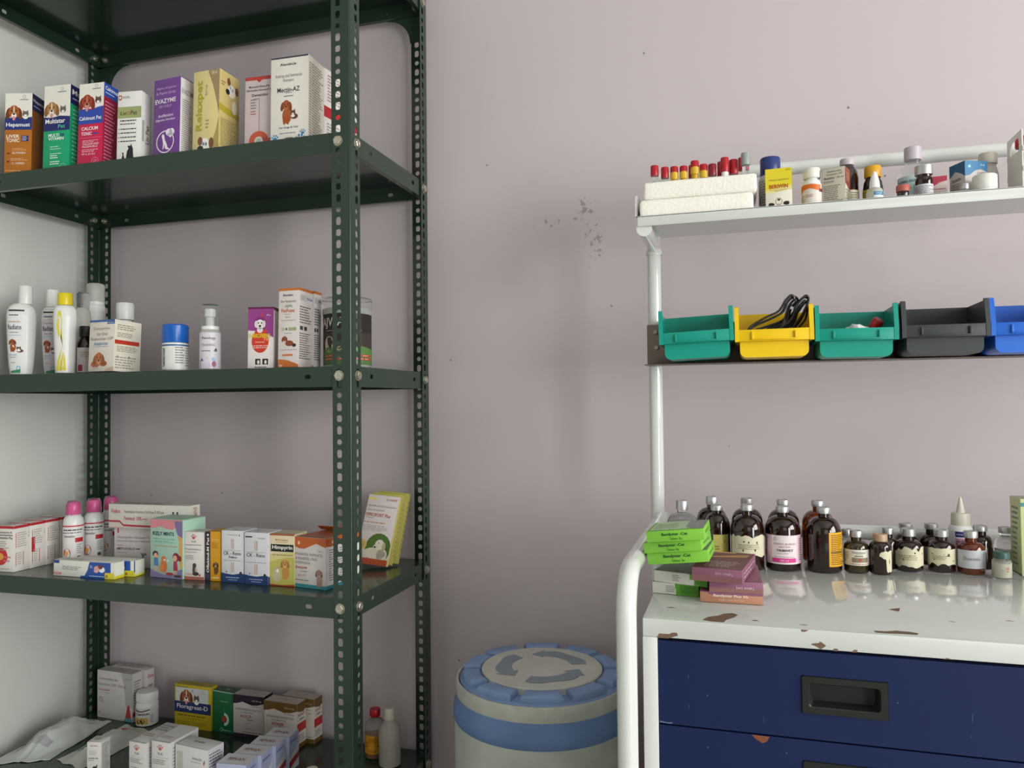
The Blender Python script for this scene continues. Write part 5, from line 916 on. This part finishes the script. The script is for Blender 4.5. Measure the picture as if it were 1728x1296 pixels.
carton('tablet_carton', 'mauve tablet box with upside-down lettering between the peach box and the top mauve box', .0262, 1.0500, ZC+.0144, 2.5, .0680, .115, .0145, PB, topcol='8a5568', F=[('t', 'Tablets (vet)', .50, .30, .84, .62, 'd0b8c4', .01, 2), ('r', .0, .0, 1, .42, '8f6660', .6)], R=[('t', 'BANDYSTAR', .1, .3, .6, .7, 'c8b0bc', .008), ('l', .65, .2, .95, .8, 2, 'c0a8b4')])
carton('tablet_carton', 'uppermost mauve tablet box with a shiny wrapped top, right of the lime-green boxes', .0004, 1.0300, ZC+.0300, -9, .0647, .118, .0175, '85546c', topcol='6f4440', F=[('t', 'Tablets (vet)', .47, .52, .82, .80, 'b898a8', .01, 2), ('r', .0, .0, 1, .45, '7f5658', .6)], R=[('l', .1, .2, .9, .8, 2, 'b89aa8')], T=[('l', .2, .1, .9, .42, 5, 'b8a4a8'), ('w', [(.1, .6, .68), (.5, .66, .78), (.9, .72, .9)], 'a8844c', 3), ('r', .05, .92, .6, .99, 'c09a50', 3)])
gg = 'lime-green cat tablet boxes'
gbox('lime-green cat tablet box, lowest of three', -.0410, 1.0350, ZC+.0560, -4, .0800, .078, .0152, -6.5, 0, gg)
gbox('lime-green cat tablet box, middle of three', -.0492, 1.0270, ZC+.0718, -7, .0765, .078, .0140, -7, 0, gg)
gbox('lime-green cat tablet box, topmost of three, with a clear wrapped top', -.0452, 1.0220, ZC+.0868, -3, .0750, .080, .0145, -6, 0, gg)

# ================================================================== CART TOP: VIALS
def torn(seed, lo=.0, hi=1., n=12, top=.15, bot=.12, u0=0, u1=1, col='cfc9ae'):
    r = random.Random(seed); out = [('w', [(u0+(u1-u0)*k/n, lo+r.uniform(0, bot), hi-r.uniform(0, top)) for k in range(n+1)], col, 1)]
    for _ in range(7):
        u, v = r.uniform(u0+.1, u1-.1), r.uniform(lo+.25, hi-.3); s = r.uniform(.0005, .0014); out.append(('e', u, v, s, s*r.uniform(.6, 1.8), '2a1c14', 3))
    out.append(('l', u0+.25*(u1-u0), lo+.35, u0+.75*(u1-u0), lo+.6, 3, '9a9278'))
    return out
vial('tall clear glass vial behind the lime-green boxes, capped in crinkled foil', -.0940, 1.310, ZC, .0262, .058, .080, .0098, .086, .1005, CLEAR, None)
vial('large amber vial at the far left of the back row, behind the yellow-labelled one', -.0480, 1.368, ZC, .0258, .060, .082, .0100, .0886, .1012, AMBER, None)
vial('large amber vial with a small yellow label, right behind the lime-green boxes', -.0380, 1.303, ZC, .0205, .058, .082, .0096, .0876, .0953, AMBER, (.022, .050, .35, 1.3, 'c9bf68', [('o', .7, .6, .0025, .0006, '6a6030'), ('l', .1, .1, .4, .4, 2, '8a8040')]))
vial('large amber vial in the back row behind the one with the peeling label', .0100, 1.368, ZC, .0258, .060, .082, .0103, .0901, .0999, AMBER, None)
vial('large dark vial with a peeling cream label behind the mauve boxes', .0092, 1.2802, ZC, .0252, .060, .084, .0099, .092, .1005, AMBER, (.020, .056, .1, 2.6, None, torn(2, 0, 1)))
vial('large amber vial in the back row directly behind the pink-labelled one', .0680, 1.368, ZC, .0256, .060, .082, .0100, .0886, .0989, AMBER, None)
vial('large amber vial with a pink and white vitamin label', .0630, 1.2900, ZC, .0262, .062, .083, .0100, .0895, .0977, AMBER, (.011, .0555, .05, 3.0, 'd6b3bf',
  [('r', .26, .0, .78, .99, 'dfd2d4', 1), ('p', [(.28, .9), (.4, .93), (.7, .82), (.78, .82), (.78, .98), (.28, .98)], 'c9c4c6', 2), ('o', .33, .87, .0022, .0005, '8a7a80'), ('t', 'VITAMIN B1, B6 AND B12', .30, .66, .74, .74, '9a6a78'), ('t', 'INJECTION', .40, .56, .62, .63, '9a6a78'), ('t', 'TRIBIVET', .36, .44, .68, .52, '4a2a3a', .02), ('l', .38, .36, .58, .39, 1, '6a4a5a'), ('l', .32, .24, .7, .27, 1, '8a6a78'), ('r', .27, .06, .74, .21, 'd03c8c', 3), ('t', '100 ml', .42, .09, .58, .17, 'f0d0e4'), ('l', .84, .1, .98, .9, 10, '6a5a60'), ('l', .02, .3, .18, .9, 6, 'a88a94'), ('r', .0, .28, .12, .45, 'b03040', 3)]))
vial('large amber vial in the back row behind the one with the tall yellow label', .1225, 1.368, ZC, .0252, .060, .082, .0099, .0901, .0988, AMBERL, None)
vial('large red-brown vial with a tall yellow label on its right side', .1238, 1.2900, ZC, .0256, .058, .083, .0100, .0897, .0983, AMBER, (.010, .062, .85, 1.15, 'd9a114', [('l', .12, .05, .9, .95, 17, '6a4c10'), ('r', .1, .38, .9, .46, '8a6410', 5)]))
vial('small olive vial with a white printed label, just right of the tall yellow-labelled vial', .1703, 1.2930, ZC, .0182, .036, .048, .0092, .0543, .0632, OLIVE, (.012, .036, 0, 2.9, 'd6d2c4', [('t', 'Dexamethasone', .4, .78, .75, .88, '4a4640', .01), ('t', 'Injection', .5, .68, .7, .75, '4a4640'), ('t', 'DEXONA', .46, .56, .68, .64, '3a2a28', .02), ('r', .38, .2, .85, .5, '8a7c64', 2), ('e', .6, .36, .002, .002, 'b04038', 4), ('l', .35, .05, .9, .14, 1, 'b8605c'), ('l', .03, .2, .3, .85, 8, '8a867a')]))
vial('small dark vial with a tan cap and a torn label strip', .2036, 1.2880, ZC, .0160, .040, .049, .0104, .0502, .060, AMBER, (.002, .038, .55, 1.25, None, [('w', [(0, .72, .82), (.12, .70, .9), (.3, .62, .92), (.45, .60, .95), (.5, .1, .95), (.6, .04, .9), (.7, .08, .94), (.85, .05, .97), (1, .1, .95)], 'cfc8ac', 1), ('p', [(.7, .4), (.76, .45), (.74, .62), (.7, .58)], '2a1c14', 3)]), capm=mat('tan_seal', 'b79c80', .45, metal=.3))
vial('small black-brown vial with a tattered cream label', .2493, 1.3239, ZC, .0202, .034, .047, .0108, .0538, .0642, AMBER, (.006, .040, 0, 2.9, None, torn(5, 0, 1, top=.3)+[('p', [(.75, .7), (.8, .82), (1, .85), (1, .76)], 'b04040', 2)]))
vial('small red-brown vial with a worn cream label and black blotch', .2959, 1.3270, ZC, .0190, .034, .048, .0104, .0543, .0636, AMBER, (.010, .038, 0, 2.9, None, torn(9, 0, 1, top=.08, bot=.2)+[('e', .68, .62, .0016, .0025, '2a2420', 4)]))
vial('small orange-amber vial with a handwritten grey label', .3350, 1.3215, ZC, .0192, .034, .048, .0096, .0548, .064, AMBERL, (.010, .037, .1, 2.5, 'bdbfc4', [('t', 'Dexona', .25, .45, .7, .64, '6a7088', 0)]), liquid=(.034, mat('dark_liquid', '2a1008', .2)))
vial('small amber vial in the back row behind the green-capped tiny vial', .3590, 1.362, ZC, .0165, .040, .052, .0098, .0590, .0668, AMBER, None)
vial('small clear vial in the back row at the right, beside the yellow-green carton', .3950, 1.370, ZC, .0152, .036, .050, .0092, .0560, .0645, CLEAR, (.008, .032, 0, 2.4, 'b8b8b0', [('l', .1, .1, .9, .9, 5, '8a8a88')]))
vial('small amber vial behind the tattered cream-labelled one', .2560, 1.378, ZC, .0172, .034, .048, .0103, .0573, .0642, AMBER, None)
vial('small amber vial behind and left of the one with the black blotch', .2930, 1.376, ZC, .0172, .034, .048, .0101, .0577, .0655, AMBER, (.008, .030, 0, 2.4, '8a8c80', [('l', .1, .1, .9, .9, 4, '6a6a60')]))
vial('small silver-capped vial behind the tan-capped one', .2215, 1.3300, ZC, .0140, .036, .048, .0080, .0545, .0632, AMBER, None)
vial('small silver-capped vial behind the tall yellow-labelled and olive vials', .1665, 1.366, ZC, .0150, .032, .040, .0085, .0439, .0535, CLEAR, None)
t8 = vial('tiny clear vial of white powder with a green seal, at the front right', .3684, 1.2960, ZC, .0130, .024, .0275, .0106, .0300, .0390, CLEAR, None, capm=mat('green_seal', '44625e', .4, metal=.4), liquid=(.0225, mat('white_powder', 'd8d2be', .9, bump=.6, vscale=200)))
b = MB(); W = Wrap(.0130, .004, .022, .5, .7); art(b, W, [('t', 'AMX', .5, .55, .9, .8, 'b85a50', .01), ('r', .5, .4, .8, .5, 'b85a50', 3)]); b.build('red_print', t8)
rt = empty('dropper_bottle', (.3336, 1.369, ZC), (0, 0, face_rot(.3336, 1.369))); tag(rt, 'white squeeze bottle with a pointed dropper tip, in the back row', 'bottle')
MB().lathe([(.016, 0), (.0186, .002), (.0186, .055), (.017, .0625), (.0140, .0655)], WPL, 36).build('bottle_body', rt)
b = MB(); b.lathe([(.0140, .0650), (.0142, .066), (.0134, .083), (.0125, .0845), (.0066, .0850), (.0064, .0870), (.0058, .0885), (.0045, .0960), (.0040, .0985), (.0032, .1010), (.0022, .1070), (.001, .1092)], mat('cream_nozzle', 'c9c5b6', .4), 32); b.build('nozzle_cap', rt)
b = MB(); W = Wrap(.0186, .01, .058, .15, 1.9); strip(b, W, [(0, 0, 1), (1, 0, 1)], ink('d8d4d4'), 0); art(b, W, [('r', .2, .80, .66, .98, '24306c', 2), ('l', .25, .85, .6, .93, 1, '9aa4cc'), ('r', .2, .5, .7, .76, 'b88aa0', 2), ('l', .25, .55, .65, .7, 2, '6a3a50')]); b.build('printed_label', rt)
carton('medicine_carton', 'pale yellow-green carton cut by the right edge of the picture', .4650, 1.3180, ZC, 3, .0650, .040, .1148, 'c3cd96', side='b4b9a6', topcol='8a9070', F=[('r', 0, .90, 1, .95, '3a8088', 2), ('t', 'N', .5, .55, .8, .7, '3a5040', .02), ('l', .2, .2, .9, .5, 6, '6a7a50')], L=[('l', .2, .1, .8, .9, 12, '8a8c80'), ('r', 0, 0, 1, .02, '5a5c50')])

# ================================================================== TOP SHELF OF THE CART
ZTS = ZP
def slab(lab, x0, x1, y0, y1, z0, z1, holes, rz):
    cx, cy = (x0+x1)/2, (y0+y1)/2; b = MB(); bm = bmesh.new(); bmesh.ops.create_cube(bm, size=1)
    for v in bm.verts: v.co = Vector((v.co.x*(x1-x0), v.co.y*(y1-y0), (v.co.z+.5)*(z1-z0)))
    bmesh.ops.bevel(bm, geom=list(bm.edges), offset=.0055, segments=4, profile=.5, affect='EDGES')
    bmesh.ops.subdivide_edges(bm, edges=[e for e in bm.edges if e.calc_length() > .02], cuts=12, use_grid_fill=True)
    r = random.Random(int(z0*1e4))
    for v in bm.verts: v.co += Vector((r.uniform(-1, 1), r.uniform(-1, 1), r.uniform(-1, 1)))*.00025
    b.bm(bm, FOAM); o = b.build('foam_tube_rack', None, (cx, cy, z0), (0, 0, radians(rz)), ang=60); tag(o, lab, 'tube rack', 'white foam tube racks'); return o
slab('upper white foam tube rack holding the red-capped tubes', -.1460, .0332, 1.268, 1.378, ZTS+.0302, ZTS+.0600, None, .0)
slab('lower white foam tube rack resting on the cart top shelf', -.1523, .0269, 1.2655, 1.376, ZTS+.0004, ZTS+.0300, None, .6)
TUBES = [(-.1300, 1.300, .0068, .0949, .0775, 0, 'leftmost'), (-.1129, 1.300, .0065, .0906, .072, 0, 'second from the left'), (-.0976, 1.300, .0065, .0901, .072, 1, 'third from the left, yellow ring under its cap'), (-.0823, 1.300, .0065, .0896, .072, 1, 'fourth from the left, yellow ring under its cap'),
  (-.0702, 1.334, .0062, .1000, .078, 0, 'in the rear row behind the tallest yellow-ringed one'), (-.0639, 1.300, .0070, .0964, .0777, 1, 'fifth in front, taller, yellow ring'), (-.0497, 1.300, .0067, .0894, .0703, 1, 'sixth in the front row'), (-.0358, 1.300, .0067, .0884, .069, 0, 'seventh in the front row, darker cap'),
  (-.0222, 1.334, .0066, .1010, .0765, 0, 'in the rear row beside the white-collared one'), (-.0159, 1.300, .0067, .0973, .0731, 2, 'eighth in the front row, white collar'), (-.0021, 1.312, .0073, .0960, .0716, 0, 'ninth, widest cap, left of the grey-capped tube'), (.0115, 1.345, .0062, .1081, .0861, 0, 'in the rear row just behind the grey-capped tube')]
TG = mat('serum_yellow', 'c49a1c', .3)
for x, y, r, z1, z0, k, w in TUBES:
    rt = empty('blood_tube', (x, y, ZTS+.0601), (0, 0, face_rot(x, y))); tag(rt, 'red-capped blood tube in the foam rack, '+w, 'test tube', 'red-capped blood tubes')
    zl = .0601; MB().lathe([(r*.78, 0), (r*.82, .0002), (r*.82, z0-zl+.004)], TG if k == 1 else WPL if k == 2 else CLEARP, 24).build('tube_body', rt)
    MB().lathe([(r*.97, z0-zl), (r, z0-zl+.0008), (r*.985, z1-zl-.0015), (r*.9, z1-zl-.0002), (r*.6, z1-zl), (r*.5, z1-zl-.001), (.0005, z1-zl-.001)], RCAP if w.find('darker') < 0 else mat('dark_red_stopper', '7c1020', .35), 28).build('stopper', rt)
    if k == 1:
        b = MB(); W = Wrap(r, z0-zl-.004, z0-zl+.008, 0, 2.6); strip(b, W, [(0, .1, .8), (.2, 0, .95), (.5, 0, 1), (.8, 0, .95), (1, .1, .8)], mat('yellow_sleeve', 'c9a428', .35), 1); b.build('yellow_label', rt)
rt = empty('blood_tube', (.0169, 1.300, ZTS+.0601), (0, 0, 0)); tag(rt, 'grey-capped clear tube at the right end of the foam rack', 'test tube')
MB().lathe([(.0054, 0), (.0056, .0002), (.0056, .026)], CLEARP, 24).build('tube_body', rt)
MB().lathe([(.0070, .0215), (.0072, .0222), (.0071, .0400), (.0066, .0412), (.004, .0414), (.0005, .0405)], mat('grey_stopper', '8a9692', .4), 28).build('stopper', rt)
def cbottle(label, x, y, prof, body, cap, capm, lab=None, name='medicine_bottle', z=None, cat='bottle', capname='cap'):
    rt = empty(name, (x, y, ZTS if z is None else z), (0, 0, face_rot(x, y))); tag(rt, label, cat)
    MB().lathe(prof, body, 40).build('bottle_body', rt)
    b = MB(); r, z0, z1 = cap; b.lathe([(r*.97, z0), (r, z0+.0008), (r*1.0, z1-.002), (r*.93, z1-.0003), (r*.8, z1), (.0005, z1)], capm, 36)
    b.build(capname, rt)
    if lab:
        r, z0, z1, a0, span, c, A = lab; b = MB(); W = Wrap(r, z0, z1, a0, span)
        if c: strip(b, W, [(0, 0, 1), (1, 0, 1)], ink(c), 0)
        art(b, W, A); b.build('printed_label', rt)
    return rt
cbottle('white supplement bottle with a navy cap, behind the yellow-topped carton', .0567, 1.345, [(.017, 0), (.0185, .002), (.0185, .066), (.0165, .0715)], mat('grey_print_wrap', 'bdb7b0', .5), (.0163, .0718, .1025), mat('navy_cap', '23356f', .35), (.0185, .003, .066, 0, 3, 'bcb6b0', [('l', .05, .05, .95, .95, 13, '7c7672')]), name='supplement_bottle')
carton('injection_carton', 'small yellow and white injection carton with three animal silhouettes', .0856, 1.27, ZTS, -4, .0398, .030, .0636, 'd9d4c6', side='c8b850',
  F=[('w', [(0, .46, 1), (.3, .5, 1), (.7, .53, 1), (1, .56, 1)], 'd2c22a', 1), ('w', [(0, .38, .5), (1, .46, .6)], 'd6cc80', .6), ('t', 'VITAMIN B, INJECTION IP', .13, .68, .88, .73, '8a7a30'), ('t', 'BERIWIN', .15, .50, .85, .60, 'a84a20', .02), ('r', .16, .46, .84, .467, 'a84a20', 4), ('l', .35, .42, .65, .44, 1, '8a7a50'), ('t', '10 ml', .78, .93, .94, .965, '6a5c20'),
     ('o', .5, .17, .0052, .0006, '8a6a60'), ('p', [(.46, .19), (.45, .27), (.48, .23), (.52, .23), (.55, .27), (.54, .19)], '2a2426', 5), ('e', .22, .10, .0045, .003, '2a2024', 4), ('p', [(.16, .05), (.14, .16), (.20, .12)], '2a2024', 5), ('e', .78, .12, .0045, .003, '2a2024', 4), ('p', [(.80, .1), (.88, .17), (.86, .06)], '2a2024', 5), ('o', .5, .06, .003, .0006, 'b0304c')])
cbottle('white bottle with an orange and clear label next to the yellow-topped carton', .1165, 1.29, [(.0135, 0), (.0155, .002), (.0155, .034), (.0135, .041), (.0090, .0455), (.0088, .047)], WPL, (.0129, .0468, .0627), mat('white_ribbed_cap', 'd8d5cc', .4), (.0155, .003, .036, -.1, 2.7, 'cfc6c0', [('w', [(0, .55, .9), (.2, .72, .97), (.45, .78, .98), (.7, .68, .95), (.86, .62, .93)], 'c8641e', 2), ('l', .3, .35, .62, .5, 2, '9a7a70'), ('r', .8, .6, .98, .75, '6a2c38', 3), ('l', .05, .1, .3, .5, 4, '9a9088')]))
carton('medicine_carton', 'grey-cream carton with small black print and a rust-red side', .1627, 1.27, ZTS, -20, .0344, .030, .0580, 'bbb5a6', side='c9c4b4', topcol='6a6456',
  F=[('t', 'Povidone-Iodine', .25, .88, .85, .93, '5a564c'), ('t', 'Ointment USP', .2, .80, .9, .85, '5a564c'), ('t', 'Betadine', .1, .70, .55, .76, '4a463c', .01), ('t', '10% w/w', .65, .70, .95, .755, '4a463c'), ('l', .08, .60, .7, .66, 2, '6a6658'), ('l', .08, .08, .9, .54, 9, '7a7668')],
  R=[('w', [(0, .55, 1), (.4, .5, 1), (1, .40, 1)], '8a4030', 1), ('l', .2, .62, .9, .88, 4, 'c89a80'), ('l', .1, .05, .9, .42, 5, '8a8670'), ('w', [(0, .1, .14), (1, .02, .08)], 'b8a0a0', 2)])
cbottle('brown bottle with a lilac-white cap behind the grey-cream carton', .1740, 1.335, [(.015, 0), (.0170, .002), (.0172, .052), (.0155, .064), (.0110, .0725), (.0100, .075)], AMBER, (.0109, .0752, .0860), mat('lilac_white_cap', 'b4aab2', .4), (.0172, .004, .032, .6, 1.6, 'c0bda4', [('l', .1, .1, .9, .9, 6, '8a8670')]))
cbottle('brown bottle with a ridged yellow cap and yellow label', .2102, 1.325, [(.013, 0), (.0148, .002), (.0150, .030), (.0138, .041), (.0105, .048), (.0100, .050)], AMBER, (.0125, .0492, .0677), mat('ridged_yellow_cap', 'c99618', .35), (.0150, .003, .029, -.2, 2.6, 'b8a22c', [('l', .1, .1, .9, .9, 5, '7a6a20')]))
rt = empty('eye_drop_bottle', (.2041, 1.272, ZTS), (0, 0, face_rot(.2041, 1.272))); tag(rt, 'small white eye-drop bottle with a tall pointed cap, in front of the yellow-capped bottle', 'bottle')
MB().lathe([(.0105, 0), (.0120, .0015), (.0124, .012), (.0105, .0175), (.0075, .0195)], MILKY, 32).build('bottle_body', rt)
MB().lathe([(.0076, .0190), (.0078, .0200), (.0070, .0290), (.0045, .0390), (.0030, .0435), (.0015, .0452), (.0003, .0455)], WPL, 32).build('pointed_cap', rt)
b = MB(); W = Wrap(.0122, .003, .0125, .55, 1.3); strip(b, W, [(0, 0, 1), (1, 0, 1)], ink('d4d6d6'), 0); art(b, W, [('r', .0, .35, 1, .95, '2a7296', 2), ('t', 'CIPLOX', .1, .5, .8, .8, 'b8d0dc', .01)]); b.build('printed_label', rt)
rt = vial('big clear glass bottle with a lilac-white cap and a teal-lettered label', .2750, 1.358, ZTS, .0225, .055, .0725, .0128, .0815, .1018, CLEAR, (.004, .052, 0, 2.8, 'b7cccd', [('t', 'NORMAL SALINE', .1, .78, .62, .86, '2c6a78', .012), ('l', .15, .5, .45, .72, 4, '5a8a90'), ('r', 0, 0, .05, 1, '4a90a0', 2), ('l', .5, .1, .95, .7, 8, '7aa0a4')]), capm=mat('lilac_printed_cap', 'b9b0b8', .4), name='infusion_bottle', cat='bottle')
vial('tiny dark vial with a salmon rubber stopper at the shelf edge', .2421, 1.2670, ZTS, .0084, .006, .0085, .0093, .0100, .0190, AMBER, None, capm=mat('salmon_stopper', 'a8584c', .5))
vial('small dark vial with a broad printed silver cap and a grey label', .2755, 1.2890, ZTS, .0123, .026, .034, .0125, .0382, .0520, AMBER, (.002, .0215, .1, 2.9, 'c0c0c4', [('l', .05, .1, .95, .9, 6, '8a8a8c')]))
carton('medicine_carton', 'small red and white carton beside the silver-capped dark vial', .3097, 1.30, ZTS, -4.8, .0250, .030, .0374, 'c4b4ae', F=[('w', [(0, .60, 1), (.3, .62, 1), (.6, .74, 1), (1, .80, 1)], 'a8384a', 1), ('l', .1, .42, .9, .52, 1, 'a8605c'), ('l', .1, .1, .9, .36, 3, '9a8c88')])
carton('medicine_carton', 'blue-topped white carton standing corner-on near the white test-tube stand', .3683, 1.315, ZTS, 23.3, .0373, .0342, .0580, 'b9b3b0', topcol='2a6a94',
  F=[('w', [(0, .60, 1), (.2, .62, 1), (.45, .74, 1), (.7, .78, 1), (1, .70, 1)], '1f6a98', 1), ('e', .2, .85, .0022, .0022, '8fc0dc', 4), ('t', '10 ml', .68, .86, .86, .92, 'b8d4e4', .01), ('t', 'FLUNICIN', .55, .62, .95, .70, '6a5c5c', .01)],
  L=[('w', [(0, .66, 1), (.4, .80, 1), (.7, .72, 1), (1, .60, 1)], '1b557c', 1), ('r', 0, 0, 1, .18, '7a1f34', 2), ('t', 'FLUNICIN', .2, .52, .75, .60, '4a4448', .01), ('l', .15, .3, .8, .48, 3, '8a8482')])
vial('tiny glass vial with a thin silver cap in front of the blue-topped carton', .3262, 1.2720, ZTS, .0058, .004, .0062, .0055, .0080, .0155, CLEAR, None)
cbottle('white plastic bottle with a tall square-shouldered cap behind the white lid', .3830, 1.365, [(.0125, 0), (.0146, .002), (.0146, .048), (.0125, .058), (.0112, .062), (.0110, .066)], MILKY, (.0134, .0655, .0830), mat('cream_cap', 'c4beb2', .45))
cbottle('short white screw-lid pot at the shelf edge left of the test-tube stand', .3550, 1.282, [(.0145, 0), (.0152, .0015), (.0152, .0065)], WPL, (.0163, .0063, .0277), mat('white_matt_lid', 'd4d3cc', .45), name='ointment_pot', cat='pot', capname='screw_lid')
# white plastic test tube stand, partly out of the picture
st = empty('test_tube_stand', (.477, 1.32, ZTS)); tag(st, 'white plastic test-tube stand at the right end of the top shelf', 'tube stand')
WS = mat('stand_plastic', 'd3d1c8', .35)
for x in (-.071, .069):
    b = MB(); b.plate((x, -.032, 0), (0, 1, 0), (0, 0, 1), (1, 0, 0), .064, .094, .002, [(.032, .075, .020, .012)], WS); b.box(x-.003, -.034, 0, x+.005, .034, .003, WS, .0008)
    b.build('end_panel', st)
for z, nm in ((.066, 'top_deck'), (.036, 'middle_deck'), (.006, 'bottom_deck')):
    b = MB(); th = .002
    if nm == 'bottom_deck': b.box(-.069, -.03, z, .069, .03, z+th, WS)
    else:
        for r_y in (-.030, 0): b.plate((-.069, r_y, z), (1, 0, 0), (0, 1, 0), (0, 0, 1), .138, .030, th, [(.012+.0228*k, .015, .0085, .0085) for k in range(6)], WS)
        b.box(-.071, -.034, z-.004, .071, -.030, z+.003, WS, .0008); b.box(-.071, .030, z-.004, .071, .034, z+.003, WS, .0008)
    b.build(nm, st)
rt = empty('blood_tube', (.420, 1.336, ZTS+.0205), (0, 0, 0)); tag(rt, 'red-capped tube standing in the white plastic test-tube stand', 'test tube')
MB().lathe([(.001, 0), (.004, .001), (.0058, .004), (.006, .058)], CLEARP, 24).build('tube_body', rt)
MB().lathe([(.0072, .058), (.0078, .059), (.0076, .0745), (.0068, .076), (.0005, .076)], RCAP, 24).build('stopper', rt)
bpy.data.objects.remove(_to)
